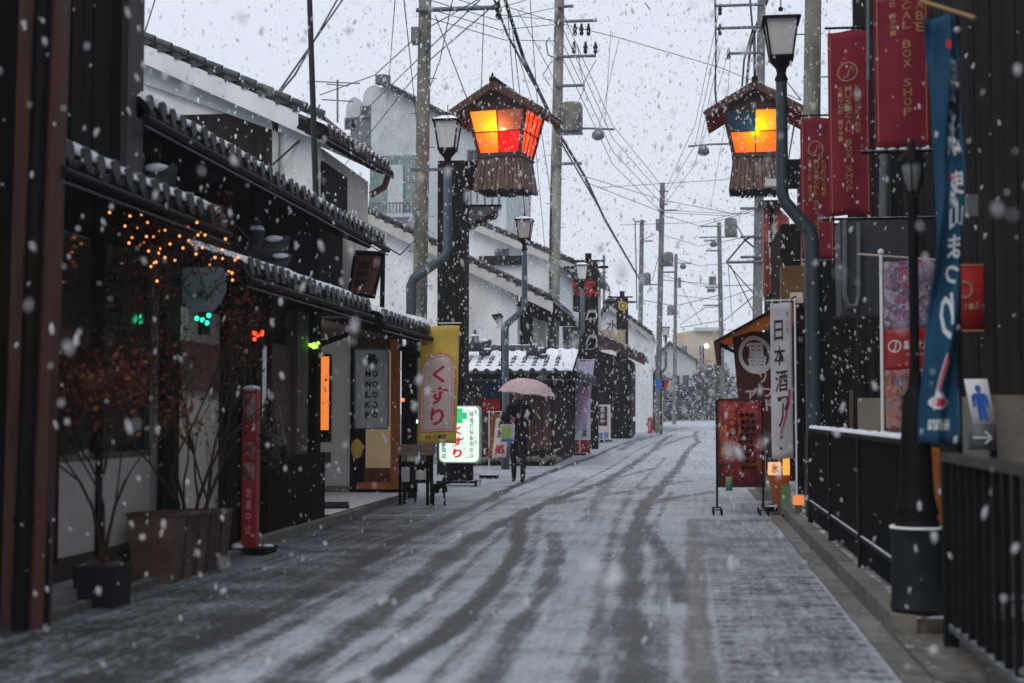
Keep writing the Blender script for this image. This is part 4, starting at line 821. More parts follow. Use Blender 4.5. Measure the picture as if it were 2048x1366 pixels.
MB().tube([at(1762, 505, 13.02), (at(1764, 800, 13.02).x, 13.02, .13)], .016, 8).build('pole', 'white', T); MB().tube([at(1716, 508, 13.02), at(1880, 520, 13.02)], .009, 6).build('top_rod', 'cream', T); MB().ball(at(1762, 504, 13.02), .03, 8, 5).build('finial', 'snow', T)
# red poster, toilet sign
T = thing('red_flag_sign', 'small red board with gold edging on dark boards right of the blue banner', 'sign', at(1950, 662, 11.2)); a, c = at(1905, 528, 11.2), at(1980, 664, 11.2); fn = flat((a.x, 11.2, a.z), (c.x - a.x, 0, 0), (0, 0, c.z - a.z)); g = off(fn, .012)
cloth('board', fn, 'flagred', T, 2, 2, (0, 1, 0), .02)
for p in ([(.03, .02), (.97, .02)], [(.03, .98), (.97, .98)], [(.96, .02), (.96, .98)]): stroke(p, .012, g, 'gold', T, 'gold_edge_line')
ring_s(.32, .38, .22, .13, .25, g, 'gold', T); write('lettering', [(c_, .08 + .17 * i, .58, .22 + .17 * i, .67) for i, c_ in enumerate('オゴール館')], g, 'gold', T, .02)
T = thing('toilet_sign', 'white sign with a blue standing man and an arrow below it at right', 'sign', at(1955, 850, 9.4)); a, c = at(1929, 758, 9.4), at(1976, 848, 9.4); fn = flat((a.x, 9.4, a.z), (c.x - a.x, 0, 0), (0.05, 0, c.z - a.z)); g = off(fn, .012)
cloth('plate', fn, 'white', T, 2, 2, (0, 1, 0), .02)
ring_s(.48, .21, .13, .075, 1, g, 'blueink', T, 'man_head')
b = MB(); b.face([g(*p) for p in ((.22, .32), (.75, .32), (.84, .40), (.84, .62), (.74, .62), (.70, .44), (.68, .44), (.68, .92), (.52, .92), (.5, .66), (.48, .66), (.46, .92), (.30, .92), (.30, .44), (.27, .44), (.22, .62), (.12, .62), (.12, .40))][::-1]); b.build('man_figure', 'blueink', T)
a, c = at(1931, 850, 9.4), at(1984, 900, 9.4); fn = flat((a.x + .02, 9.4, a.z), (c.x - a.x, 0, 0), (0, 0, c.z - a.z)); cloth('arrow_plate', fn, 'steel', T, 2, 2, (0, 1, 0), .02); g = off(fn, .012)
stroke([(.15, .5), (.8, .5)], .05, g, 'whiteink', T, 'arrow'); stroke([(.85, .5), (.6, .25)], .05, g, 'whiteink', T, 'arrow'); stroke([(.85, .5), (.6, .75)], .05, g, 'whiteink', T, 'arrow')
MB().tube([(at(1986, 0, 9.42).x, 9.42, 0), at(1984, 850, 9.42)], .02, 8).build('post', 'blk', T)

# ---------------------------------------------------------------- snack shop signs at right
T = thing('food_board', 'dark red standing menu board with pictures of grilled skewers on a wheeled frame', 'sign', (.4, 18, 0)); Y = 18
a, c = at(1435, 797, Y), at(1532, 975, Y); fn = flat((a.x, Y, a.z), (c.x - a.x, .06, 0), (0, 0, c.z - a.z)); g = off(fn, .012)
cloth('board', fn, 'pic_food', T, 2, 2, (0, 1, 0), .03)
for p in ([(.0, .01), (1, .01)], [(.0, .99), (1, .99)], [(.015, 0), (.015, 1)], [(.985, 0), (.985, 1)]): stroke(p, .012, g, 'browncloth', T, 'board_edge')
cloth('title_plate', off(fn, .008), 'flagred', T, 1, 1, (0, 1, 0), .004, .2, .06, .42, .42); write('lettering', column('近江牛串', .31, .08, .40, .13), off(fn, .016), 'gold', T, .03)
p_0 = fn(.5, .18) + Vector((0, -.02, 0)); o = MB().ball(p_0, .032, 7, 4, .7).build('meat_piece', 'dark_wood', T); array(o, [fn(.50 + k * .11 + .03 * math.sin(j), .18 + j * .075) + Vector((0, -.02, 0)) - p_0 for k in range(3) for j in range(9) if k + j])
cloth('green_tag', off(fn, .02), 'greenpaint', T, 1, 1, (0, 1, 0), .004, .16, .88, .30, 1.04)
for u in (1433, 1525):
    p = at(u, 800, Y); b = MB(); b.tube([(p.x, Y + .04, .09), (p.x, Y + .04, p.z)], .013, 8); b.box(p.x - .01, p.x + .01, Y - .2, Y + .28, .085, .105); b.build('leg', 'blk', T); b = MB()
    for dy in (-.18, .26):
        for dx in (-.05, .05): b.tube([(p.x + dx - .012, Y + dy, .035), (p.x + dx + .012, Y + dy, .035)], .035, 10)
    b.box(p.x - .06, p.x + .06, Y - .19, Y - .17, .06, .075); b.box(p.x - .06, p.x + .06, Y + .25, Y + .27, .06, .075); b.build('caster', 'blk', T)
b = MB(); a, c = at(1463, 1002, 19.6), at(1560, 978, 19.6); b.bar((a.x, 19.6, .06), (c.x, 19.6, .06), .03, .03); b.bar((a.x, 19.6, .06), (a.x, 19.6, .28), .03, .03); b.bar((a.x, 19.6, .28), (c.x, 19.6, .28), .03, .03); b.build('white_sign_frame', 'white', label='low white metal frame standing behind the menu board', cat='frame')
def nobori(name, lab, u0, v0, u1, v1, Y, m, pole_u, base=0, lean=0, a=.02, grp=None, ph=0, polem='white', ns=8, lean_b=None):
    A_, C_ = at(u0, v0, Y), at(u1, v1, Y); w, h = C_.x - A_.x, A_.z - C_.z; t = thing(name, lab, 'banner', (at(pole_u, v1, Y).x, Y, base), grp); fn = wave(A_, w, h, a, ph, lean)
    cloth('cloth', fn, m, t, ns, 24, (0, 1, 0)); px = at(pole_u, v0, Y).x
    MB().tube([(px, Y + .02, base + .02), (px, Y + .02, A_.z + .06)], .012, 8).build('pole', polem, t); MB().tube([(min(px, A_.x) - .05, Y + .02, A_.z + .03), (max(px, C_.x) + .03, Y + .02, A_.z + .04)], .008, 6).build('top_rod', polem, t)
    b = MB(); b.box(px - .17, px + .17, Y - .15, Y + .17, base, base + .07); b.build('base', 'blk_snow', t)
    b = MB()
    for s in (.1, .5, .9): b.tube([fn(s, 0), fn(s, 0) + Vector((0, .01, .05))], .012, 5)
    b.build('loop', 'whitecloth', t); return t, off(fn, .006), h / w
t, g, r = nobori('sake_banner', 'white upright banner with black brush characters for sake, nearest at the snack shop', 1540, 606, 1586, 918, 17.4, 'whitecloth', 1590, lean=.005)
write('lettering', [('日', .18, .11, .58, .24), ('本', .15, .275, .68, .40), ('酒', .2, .43, .78, .57), ('ア', .3, .60, .85, .80)], g, 'ink', t, .01)
write('lettering', [(c_, .72, .05 + .055 * i, .86, .095 + .055 * i) for i, c_ in enumerate('大入り')], g, 'redink', t, .01); ring_s(.45, .86, .06, .009, 1, g, 'ink', t, 'brush_dot'); ring_s(.43, .93, .06, .009, 1, g, 'ink', t, 'brush_dot')
stroke([(.86, .56), (.80, .66), (.6, .76), (.42, .84)], .05, off(g, .006), 'redink', t, 'brush_stroke', r)
t, g, r = nobori('black_ice_banner', 'dark brown banner with a round white emblem, leaning behind the sake banner', 1464, 664, 1552, 890, 18.6, 'browncloth', 1556, lean=.12, ph=2)
ring_s(.50, .21, .40, .17, .22, g, 'whiteink', t); write('lettering', [('黒', .30, .10, .74, .32)], g, 'whiteink', t, .03); ring_s(.50, .30, .30, .05, 1, g, 'whiteink', t, 'emblem', a0=.1, a1=3.0)
write('lettering', [('ア', .18, .52, .44, .62), ('イ', .28, .66, .46, .76), ('ス', .34, .80, .56, .90), ('ソ', .52, .36, .72, .46), ('フ', .6, .50, .82, .58), ('ト', .62, .60, .82, .70)], g, 'cream', t, .03)
# awning and snack shop
T = thing('orange_awning', 'sloping orange canvas awning reaching over the banners at right', 'awning', at(1590, 640, 20))
a0, a1 = at(1430, 684, 18.25), at(1592, 594, 18.25); bk = Vector((.25, 3.2, .1)); b = MB(); n = 12; V = []
for i in range(n + 1):
    for j in range(7):
        p = a0.lerp(a1, i / n) + bk * (j / 6); V.append(p + Vector((0, 0, -.05 * math.sin(math.pi * i / n) - .02 * math.sin(j * 2.2))))
N = len(V); V += [p + Vector((0, 0, .01)) for p in V]; q = [(i * 7 + j, (i + 1) * 7 + j, (i + 1) * 7 + j + 1, i * 7 + j + 1) for i in range(n) for j in range(6)]
b.raw(V, q + [tuple(x + N for x in f)[::-1] for f in q], True); b.build('canvas', 'orangecloth', T)
b = MB(); b.prism([a0, a1, a1 + Vector((0, 0, -.34)), a0.lerp(a1, .65) + Vector((0, 0, -.17)), a0.lerp(a1, .2) + Vector((0, 0, -.06))], (0, .01, 0)); b.build('valance', 'orangecloth', T)
b = MB(); b.tube([a0 + Vector((0, -.02, 0)), a1 + Vector((0, -.02, 0))], .018, 8); b.tube([a0 + Vector((0, .02, .0)), at(1550, 745, 19.6)], .02, 8); b.tube([a0 + Vector((0, .02, .0)), a0 + bk], .018, 8); b.build('awning_frame', 'dark_wood', T)
MB().tube([a0 + Vector((.03, 0, 0)), a0 + Vector((.05, .02, -.30))], [.05, .03], 8).build('rolled_tie', 'brown_wood', T)
T = thing('snack_shop', 'snack shop with brown upper cladding behind the awning and banners', 'shop', (2.2, 22, 0))
pl(1562, 1608, 532, 606, 20.5, mat('brown_cladding', (.16, .095, .05), .8, .2, 3, .2), 'upper_cladding', T, .3); pl(1590, 1612, 598, 1000, 20.6, 'dark_wood', 'corner_wall', T, .3)
MB().box(at(1590, 0, 20.95).x, 6, 24.6, 30, 0, 4.5).build('side_wall', 'dark_wood', T)
pl(1580, 1606, 585, 606, 18.6, 'cream', 'menu_tag', T, .03)
T = thing('paper_lantern_stand', 'small stand with glowing lantern and orange cone at the foot of the sake banner', 'stand', (1.25, 17.9, 0)); Y = 17.9
MB().prism([at(1538, 952, Y), at(1580, 952, Y), at(1572, 1010, Y), at(1550, 1010, Y)], (0, .2, 0)).build('cone', 'orangecloth', T); 
a, c = at(1537, 950, Y), at(1562, 925, Y); lb = MB().box(a.x, c.x, Y - .02, Y + .14, a.z, c.z).build('lamp_box', emit('cream_lamp', (.9, .5, .25), .8), T); write('lettering', [('氷', 0, 0, 1, 1)], face_cam(1542, 928, 1557, 946, Y - .03), 'redink', lb, .02)
a, c = at(1567, 950, Y), at(1579, 915, Y); MB().box(a.x, c.x, Y - .02, Y + .1, a.z, c.z).build('lamp_box', emit('amber_lamp', (1, .38, .06), 1.0), T); a, c = at(1562, 1015, Y), at(1581, 970, Y); MB().box(a.x, c.x, Y - .04, Y + .2, .03, c.z).build('bin', 'greenpaint', T)
MB().box(at(1535, 0, Y).x, at(1585, 0, Y).x, Y - .1, Y + .3, 0, .03).build('base', 'brown_wood', T)
T = thing('low_lamp_box', 'small orange lit box on a short stone post at the end of the railing', 'lamp', (1.3, 16.2, 0)); a, c = at(1587, 1010, 16.4), at(1608, 992, 16.4)
MB().box(a.x + .02, c.x - .02, 16.4, 16.5, 0, a.z).build('post', 'conc', T); MB().box(a.x, c.x, 16.38, 16.52, a.z, c.z).build('box', emit('orange_box_lamp', (1, .3, .08), .5), T)
# ---------------------------------------------------------------- street lamps on bent teal posts
def street_lamp(lab, ut, ub, Y, vc=None, zc=5.45, base=0):
    k = F / (Y * CY); x1, x0 = at(ut, 400, Y).x, at(ub, 700, Y).x; t = thing('street_lamp', lab, 'street lamp', (x0, Y, base), 'lantern lamps on bent teal posts')
    z = zc; b = MB(); b.tube([(x0, Y, base), (x0, Y, z - 2.26), (x0 + (x1 - x0) * .08, Y, z - 2.16), (x0 + (x1 - x0) * .92, Y, z - 1.84), (x1, Y, z - 1.74), (x1, Y, z - .48)], [.078, .078, .078, .07, .068, .062], 12); b.build('post', 'teal' if ut < 1500 else 'steel_teal', t)
    MB().lathe([(.10, base), (.10, base + .5), (.085, base + .55)], (x0, Y, 0), 14).build('sleeve', 'navy', t)
    MB().lathe([(.06, z - .5), (.075, z - .46), (.05, z - .40), (.06, z - .34), (.13, z - .26), (.14, z - .23)], (x1, Y, 0), 14).build('neck', 'blk', t)
    c = (x1, Y, 0); MB().frustum(c, .27, .27, z - .235, z - .205).build('collar', 'blk', t); MB().frustum(c, .23, .34, z - .205, z + .19).build('glass', 'frost', t)
    b = MB()
    for sx in (-1, 1):
        for sy in (-1, 1): b.bar((x1 + sx * .122, Y + sy * .122, z - .205), (x1 + sx * .178, Y + sy * .178, z + .19), .022, .022, (0, 1, 0))
    b.build('corner_bar', 'blk', t)
    b = MB(); b.frustum(c, .42, .42, z + .19, z + .215); b.frustum(c, .42, .16, z + .215, z + .27); b.tube([(x1, Y, z + .27), (x1, Y, z + .33)], [.03, .02], 8); b.ball((x1, Y, z + .34), .028, 8, 5); b.tube([(x1, Y, z + .36), (x1, Y, z + .46)], .007, 5); b.build('cap', 'blk', t)
    MB().frustum(c, .40, .15, z + .218, z + .29).build('snow_cap', 'snow', t)
    return t
M['steel_teal'] = mat('dark_teal_post', (.035, .055, .065), .5, .2, 9, .15, 60, spec=.5)
L1 = street_lamp('nearest street lamp on the left side, its lantern left of the big wooden one', 895, 822, 21)
x1 = at(893, 350, 21).x; MB().box(x1 - .55, x1 - .03, 20.97, 21.03, at(0, 360, 21).z, at(0, 355, 21).z).build('bracket_arm', 'steel', L1)
street_lamp('street lamp above the pedestrian with the pink umbrella', 1049, 1011, 32)
street_lamp('third street lamp on the left, against the dark pillar with red ribbons', 1164, 1132, 42.5, base=.06, zc=5.5)
street_lamp('farthest street lamp, tiny beside the tall far utility pole', 1330, 1316, 70, base=gz(70), zc=5.3)
street_lamp('nearest street lamp, on the right before the second lantern', 1565, 1626, 16)
sp = thing('spot_lamp', 'small black shaded spot lamp on a stalk beside the second street lamp', 'lamp', at(1003, 760, 33)); MB().tube([at(1004, 770, 33), at(1004, 645, 33), at(1000, 634, 33)], .025, 8).build('stalk', 'blk', sp)
MB().tube([at(1004, 630, 33), at(990, 640, 33)], [.06, .15], 12).build('shade', 'blk', sp)

# ---------------------------------------------------------------- big wooden lanterns on pillars
def lantern(lab, uc, Y, side, panes, rot):
    c = at(uc, 400, Y); cx = c.x; Z = lambda v: at(uc, v, Y).z; s = Y * CY / F
    t = thing('lantern_tower', lab, 'lantern', (cx + side * 1.15, Y + .1, 0), 'wooden lantern towers')
    R_ = Matrix.Rotation(rot, 3, 'Z'); base = Vector((cx, Y, 0)); P = lambda x, y, z: base + R_ @ Vector((x, y, z))
    px_ = cx - 1.12 if side < 0 else cx + 1.15
    MB().box(px_ - .28, px_ + .28, Y - .2, Y + .45, 0, Z(322)).build('pillar', 'dark_wood', t)
    planks(t, (px_ - .28, Y - .2, 0), (1, 0, 0), 3, .187, .17, .2, Z(322) - .03, 'dark_wood', -.022)
    b = MB(); x0, x1 = sorted((px_ - side * .28 * -1 if side < 0 else px_ - .28, cx)); b.box(x0 if side > 0 else px_ + .282, x1 if side < 0 else px_ - .282, Y - .12, Y + .36, Z(374), Z(322)) if side < 0 else b.box(cx, px_ - .282, Y - .12, Y + .36, Z(374), Z(322)); b.build('beam', 'black_wood', t)
    zt, zb = Z(229), Z(315); wt, wb = .62, .43
    def side_q(k):  # four sides: front, right, back, left
        A = [(-1, -1), (1, -1), (1, 1), (-1, 1)]; a, d = A[k], A[(k + 1) % 4]
        return lambda u, v: P(*( (Vector((a[0], a[1])) * (1 - u) + Vector((d[0], d[1])) * u) * (wb + (wt - wb) * v)), zb + (zt - zb) * v)
    for k in range(4):
        q = side_q(k); mm = panes if k == 0 else ['side', 'side', 'side', 'side']
        b = MB(); nrm = (q(.5, .5) - P(0, 0, (zt + zb) / 2)).normalized()
        for (a, d) in (((0, 0), (0, 1)), ((1, 0), (1, 1)), ((0, 0), (1, 0)), ((0, 1), (1, 1))): b.bar(q(*a), q(*d), .065, .065, nrm)
        b.build('frame', 'brown_wood', t)
        b = MB(); b.bar(q(.5, .02), q(.5, .98), .022, .03, nrm); b.bar(q(.02, .5), q(.98, .5), .022, .03, nrm)
        if k in (1, 3):
            for u in (.25, .75): b.bar(q(u, .02), q(u, .98), .018, .025, nrm)
        b.build('muntin', 'black_wood', t)
        for i, (u0, v0) in enumerate(((0.03, .5), (.5, .5), (.03, .03), (.5, .03))):
            u1, v1 = u0 + .47, v0 + .47; b = MB(); e = nrm * -.008; p4 = [q(u0, v0), q(u1, v0), q(u1, v1), q(u0, v1)]; b.hexa(p4 + [p + e for p in p4]); b.build('pane', M['pane_' + mm[i]], t)
    for k in range(2):   # bulb
        pass
    bz = (zb + zt) / 2 + .06; MB().ball(P(0, -.22, bz), .08, 12, 8).build('bulb', emit('bulb', (1, .74, .38), 120), t); MB().tube([P(0, -.22, bz + .07), P(0, -.22, zt)], .012, 6).build('bulb_cord', 'blk', t)
    ld = bpy.data.lights.new('lantern_bulb_light', 'POINT'); ld.energy = 34; ld.color = (1, .52, .18); ld.shadow_soft_size = .06; lo = bpy.data.objects.new('lantern_bulb_light', ld); COL.objects.link(lo); lo.location = P(0, -.31, bz)
    MB().frustum((cx, Y, 0), wb * 2 + .1, wb * 2 + .1, zb - .07, zb - .035, rot).build('sill', 'brown_wood', t); MB().frustum((cx, Y, 0), wt * 2 + .1, wt * 2 + .1, zt + .03, zt + .09, rot).build('top_plate', 'brown_wood', t)
    # flared skirt of slats
    za, zc_ = zb - .075, Z(386); MB().frustum((cx, Y, 0), 1.02, .84, zc_ + .02, za - .01, rot).build('skirt_core', 'black_wood', t)
    for k in range(4):
        A = [(-1, -1), (1, -1), (1, 1), (-1, 1)]; a, d = Vector(A[k]), Vector(A[(k + 1) % 4]); n = 11
        for i in range(n):
            b = MB(); m0, m1 = (i + .08) / n, (i + .92) / n; f = lambda u, z, w, o: P(*((a * (1 - u) + d * u) * w + (a + d).normalized() * o), z); j = random.uniform(-.02, .02)
            b.hexa([f(m0, zc_ + j, .52, .0), f(m1, zc_ + j, .52, .0), f(m1, zc_ + j, .52, .025), f(m0, zc_ + j, .52, .025), f(m0, za, .43, .0), f(m1, za, .43, .0), f(m1, za, .43, .025), f(m0, za, .43, .025)])
            b.build('skirt_slat', 'lamp_wood', t)
    # gabled roof with rafters and thick edges
    ze, zp = Z(244), Z(188); ew = .99; D0 = .85
    for sx in (-1, 1):
        b = MB(); up = Vector((0, 0, .07)); q = [P(sx * ew, -D0, ze), P(0, -D0, zp), P(0, D0, zp), P(sx * ew, D0, ze)]; b.hexa(q + [p + up for p in q]); b.build('roof_plane', 'lamp_wood', t)
        b = MB(); b.bar(P(sx * (ew + .02), -D0 - .03, ze + .0), P(-sx * .02, -D0 - .03, zp + .01), .05, .13, Vector((0, 0, 1))); b.build('bargeboard', 'brown_wood', t)
        r = MB().bar(P(sx * ew, -D0 + .1, ze - .05), P(0, -D0 + .1, zp - .05), .05, .06).build('rafter', 'brown_wood', t); array(r, [R_ @ Vector((0, .29 * i, 0)) for i in range(1, 6)])
        b = MB(); q = [P(sx * (ew + .02), -D0 - .02, ze + .075), P(0, -D0 - .02, zp + .075), P(0, D0, zp + .075), P(sx * (ew + .02), D0, ze + .075)]; b.hexa(q + [p + Vector((0, 0, .02)) for p in q]); b.build('shingle_layer', 'lamp_wood', t)
        b = MB()
        for i in range(60):
            u, v = random.random(), random.uniform(-1, 1); b.ball(P(sx * ew * u, D0 * v, zp + (ze - zp) * u + .1), random.uniform(.04, .08), 6, 4, .25)
        b.build('snow_patch', 'snow', t)
    b = MB(); b.prism([P(-wt - .1, -D0 + .22, ze + .16), P(wt + .1, -D0 + .22, ze + .16), P(.2, -D0 + .22, zp - .04), P(-.2, -D0 + .22, zp - .04)], R_ @ Vector((0, .03, 0))); b.build('gable_board', 'brown_wood', t)
    b = MB(); b.bar(P(0, -D0 - .06, zp + .11), P(0, D0, zp + .11), .12, .09); b.frustum(P(0, -D0 - .02, zp + .13), .07, .02, 0, .12, rot); b.build('ridge', 'black_wood', t)
    return t
M['pane_amber'] = pane_mat('amber_pane', (.98, .55, .06), (1, .36, .0), .32)
M['pane_orange'] = pane_mat('orange_pane', (.98, .34, .03), (1, .20, .0), .32)
M['pane_red'] = pane_mat('red_pane', (.85, .02, .02), (.85, .006, .008), .25)
M['pane_clear'] = pane_mat('smoky_pane', (.42, .24, .20), (.5, .22, .14), .03)
M['pane_blue'] = pane_mat('blue_pane', (.03, .09, .17), (.05, .11, .16), .12)
M['pane_side'] = pane_mat('side_pane', (.9, .22, .05), (1, .20, .02), .16)
lantern('big gabled wooden lantern with orange and red panes on the left pillar', 1012, 29.0, -1, ['amber', 'clear', 'orange', 'red'], math.radians(-11))
lantern('big gabled wooden lantern with a blue pane on the right, behind the nearest street lamp', 1512, 29.6, 1, ['blue', 'amber', 'orange', 'orange'], math.radians(-3))
t = thing('hanging_basket_board', 'pale wedge shaped board with dried red leaves under the left lantern beam', 'board', at(965, 430, 29.6))
slab(t, 'board', 'pale', [at(932, 413, 29.6), at(1002, 413, 29.6), at(990, 425, 29.6), at(955, 446, 29.6), at(932, 446, 29.6)], .2); b = MB()
for i in range(10): blob(b, at(936 + i * 6, 456 - i * 3, 29.5), .1, 25, .05)
b.build('dried_leaves', 'redleaf', t); MB().bar(at(930, 411, 29.6), at(1003, 411, 29.6), .04, .04).build('top_rail', 'blk', t)
# two further dark pillars with decorations
def far_pillar(lab, u, Y, v0, w, deco):
    x = at(u, 600, Y).x; t = thing('dark_pillar', lab, 'pillar', (x, Y, gz(Y)), 'far dark timber pillars'); z1 = at(u, v0, Y).z
    MB().box(x - w, x + w, Y, Y + .5, gz(Y), z1).build('shaft', 'black_wood', t); planks(t, (x - w, Y, 0), (1, 0, 0), 2, w, w * .9, gz(Y) + .1, z1 - .05, 'dark_wood', -.02)
    MB().box(x - w - .5, x + w + .35, Y + .1, Y + .2, z1 - .2, z1 - .12).build('cross_bar', 'blk', t); MB().box(x - w - .3, x + w + .2, Y + .1, Y + .2, z1 + .02, z1 + .08).build('cross_bar', 'blk', t); MB().box(x - .1, x + .1, Y + .1, Y + .3, z1, z1 + .3).build('finial', 'blk', t)
    if deco:
        b = MB()
        for i in range(14): b.ball((x + random.uniform(-.5, .3), Y - .12, at(u, 578, Y).z + random.uniform(-.3, .25)), random.uniform(.06, .12), 6, 4)
        b.build('red_ribbon', 'flagred', t); b = MB()
        for v in (640, 690, 700): 
            z = at(u, v, Y).z
            for k in range(5): b.prism([(x + .05 * k - .1, Y - .05, z), (x + .05 * k + .12, Y - .05, z + .1), (x + .05 * k + .05, Y - .05, z + .35)], (0, .01, 0))
        b.build('paper_streamer', 'whitecloth', t)
    else:
        a = at(u + 2, 612, Y); MB().tube([(a.x, Y - .03, a.z), (a.x, Y - .08, a.z)], .2, 20).build('yellow_disc', 'yellow', t); ring_s(.5, .5, .3, .3, .3, face_cam(u - 8, 602, u + 12, 622, Y, .1), 'ink', t)
    return t
far_pillar('tall dark timber pillar with red ribbons behind the third street lamp', 1176, 46, 524, .30, True)
far_pillar('narrow dark pillar with a round yellow emblem near the far bend', 1244, 60, 596, .24, False)

# ---------------------------------------------------------------- utility poles
def cyl_arm(b, x, y, z, x2, z2=None, r=.035): b.tube([(x, y, z), (x2, y, z if z2 is None else z2)], r, 6)
def upole(lab, ut, ub, Y, v0, r, arms=(), trans=(), lights=(), ins=(), m='pole', boxes=()):
    lo, hi = at(ub, 700, Y), at(ut, v0, Y); k = (hi.x - lo.x) / (hi.z - lo.z); xz = lambda z: lo.x + k * (z - lo.z)
    t = thing('utility_pole', lab, 'utility pole', (xz(gz(Y)), Y, gz(Y)), 'concrete utility poles'); MB().tube([(xz(gz(Y)), Y, gz(Y)), (xz(hi.z), Y, hi.z)], [r * 1.12, r * .88], 14).build('shaft', m, t)
    for v, u0, u1 in arms:
        z = at(ut, v, Y).z; MB().tube([(at(u0, v, Y).x, Y - r - .04, z), (at(u1, v, Y).x, Y - r - .04, z)], .05 if Y < 60 else .04, 6).build('cross_arm', 'farpole' if Y > 50 else 'steel', t)
    for u, v in ins:
        p = at(u, v, Y - r - .04); MB().lathe([(.03, -.18), (.07, -.12), (.05, -.04), (.08, .02), (.05, .08), (.03, .2)], p, 8).build('insulator', 'blk', t)
    for u0, u1, va, vb in trans:
        a, c = at(u0, vb, Y), at(u1, va, Y); w = (c.x - a.x) / 2; x = (a.x + c.x) / 2; b = MB(); b.lathe([(w * .9, a.z), (w, a.z + .06), (w, c.z - .12), (w * .85, c.z), (w * .3, c.z + .04)], (x, Y - .15, 0), 16); b.build('transformer', 'pole' if m == 'pole' else 'farpole', t)
        MB().box(x - w, x + w, Y - .3, Y, a.z - .08, a.z - .02).build('bracket', 'steel', t)
    for u0, u1, va, vb in boxes: a, c = at(u0, vb, Y), at(u1, va, Y); MB().box(a.x, c.x, Y - .35, Y - .05, a.z, c.z).build('box', 'farpole', t)
    for u, v in lights:
        p = at(u, v, Y - .3); b = MB(); b.tube([(xz(p.z), Y, p.z + .25), (p.x - .3 * (1 if u > ut else -1), Y - .1, p.z + .22), (p.x + .5 * (1 if u > ut else -1), Y - .2, p.z + .15)], .035, 6); b.build('lamp_arm', 'steel', t); MB().lathe([(.1, -.18), (.2, -.1), (.17, .05), (.05, .16)], p, 12).build('lamp_head', 'steel', t)
    b = MB()
    n = 10 if Y < 60 else 0
    for i in range(n): z = 2.5 + i * .75; b.tube([(xz(z) - r - .12 * (i % 2), Y, z), (xz(z) + r + .12 * ((i + 1) % 2), Y, z)], .012, 4)
    if n: b.build('climbing_step', 'steel', t)
    return t
upole('thick mossy utility pole left of the first lantern', 852, 838, 30, -90, .155, [(25, 836, 998), (-40, 800, 960)], ins=[(997, 22)], boxes=[(828, 842, 62, 92)])
upole('second utility pole, right of the first lantern, with transformer and stacked cross arms', 1120, 1106, 43.5, -60, .17, [(17, 1110, 1148), (47, 1112, 1195), (117, 1112, 1193), (175, 1112, 1168), (330, 1112, 1165), (-20, 1080, 1160)], [(1122, 1166, 208, 266)], [(1196, 268)], [(1148, 96), (1171, 96), (1191, 96), (1150, 60), (1163, 60), (1177, 60)])
upole('tall lone utility pole in the middle distance above the far bend', 1325, 1318, 66, 366, .13, [(384, 1318, 1336), (410, 1318, 1336), (422, 1316, 1355), (530, 1318, 1345), (545, 1318, 1350)], [(1327, 1347, 506, 530)], m='farpole', boxes=[(1312, 1322, 440, 462)])
upole('utility pole just left of the tall lone pole, holding a stay wire', 1284, 1280, 74, 440, .125, [(444, 1270, 1292), (483, 1280, 1306), (570, 1282, 1316)], [(1287, 1302, 547, 566)], m='farpole')
upole('utility pole just right of the tall lone pole with a small street light', 1352, 1350, 86, 508, .11, [(545, 1330, 1352)], [(1334, 1350, 612, 628)], [(1366, 532)], m='farpole', boxes=[(1356, 1362, 556, 576)])
upole('utility pole left of the awning with boxes on both sides', 1438, 1443, 74, 445, .12, [(453, 1400, 1440), (475, 1398, 1475), (502, 1412, 1440), (575, 1410, 1440), (611, 1406, 1440)], [(1449, 1474, 438, 472)], [(1427, 487)], m='farpole', boxes=[(1418, 1432, 554, 570), (1414, 1430, 578, 585)])
upole('tall cluttered utility pole behind the right lantern with ladder like arms', 1524, 1514, 47, -60, .15, [(12, 1432, 1528), (57, 1430, 1528), (108, 1456, 1528), (475, 1480, 1530), (525, 1452, 1530), (515, 1480, 1530), (390, 1500, 1560), (418, 1480, 1560), (-30, 1430, 1530)], [], [(1407, 300)], [(1457, 108), (1440, 20), (1440, 60)], m='farpole')
upole('mossy utility pole between the awning and the farthest red banner', 1627, 1618, 24.5, -60, .155, [], m='pole')
upole('thin distant pole above the white storehouse at the bend', 1208, 1208, 95, 510, .10, [(545, 1203, 1214), (555, 1204, 1216)], m='farpole')
# ---------------------------------------------------------------- cables
wn = [0]
def cable(lab, pts, r=.012, sag=0, grp='overhead cables'):
    P = [at(u, v, Y) for u, v, Y in pts]; q = []
    for a, c in zip(P[:-1], P[1:]):
        for i in range(10): k = i / 10; q.append(a.lerp(c, k) + Vector((0, 0, -sag * 4 * k * (1 - k))))
    q.append(P[-1]); MB().tube(q, r, 5).build('cable', 'wire', label=lab, cat='cable', group=grp)
LM = [(-100, 'the far left roof edge'), (520, 'the big white gable'), (640, 'the mast'), (700, 'the white storehouse eave'), (775, 'the three storey roof'), (842, 'the mossy pole'), (960, 'the left wooden lantern'), (1030, 'top centre'), (1075, 'the second lamp'), (1112, 'the transformer pole'), (1200, 'the side street light'), (1284, 'the stay wire pole'), (1322, 'the tall far pole'), (1352, 'the small light pole'), (1400, 'the far street light'), (1441, 'the box pole'), (1470, 'the right lantern roof'), (1515, 'the cluttered pole'), (1590, 'the right lamp')]
def spot(u, v):
    n = min(LM, key=lambda k: abs(k[0] - u))[1]; return n + (' above the frame' if v <= 5 else ' high up' if v < 220 else ' halfway' if v < 470 else ' low down')
seen = []
used = set()
def cable_label(p, r):
    s = cable_label0(p, r)
    for w_ in ('', 'upper ', 'lower ', 'slack ', 'taut '):
        if w_ + s not in used: used.add(w_ + s); return w_ + s
    return s
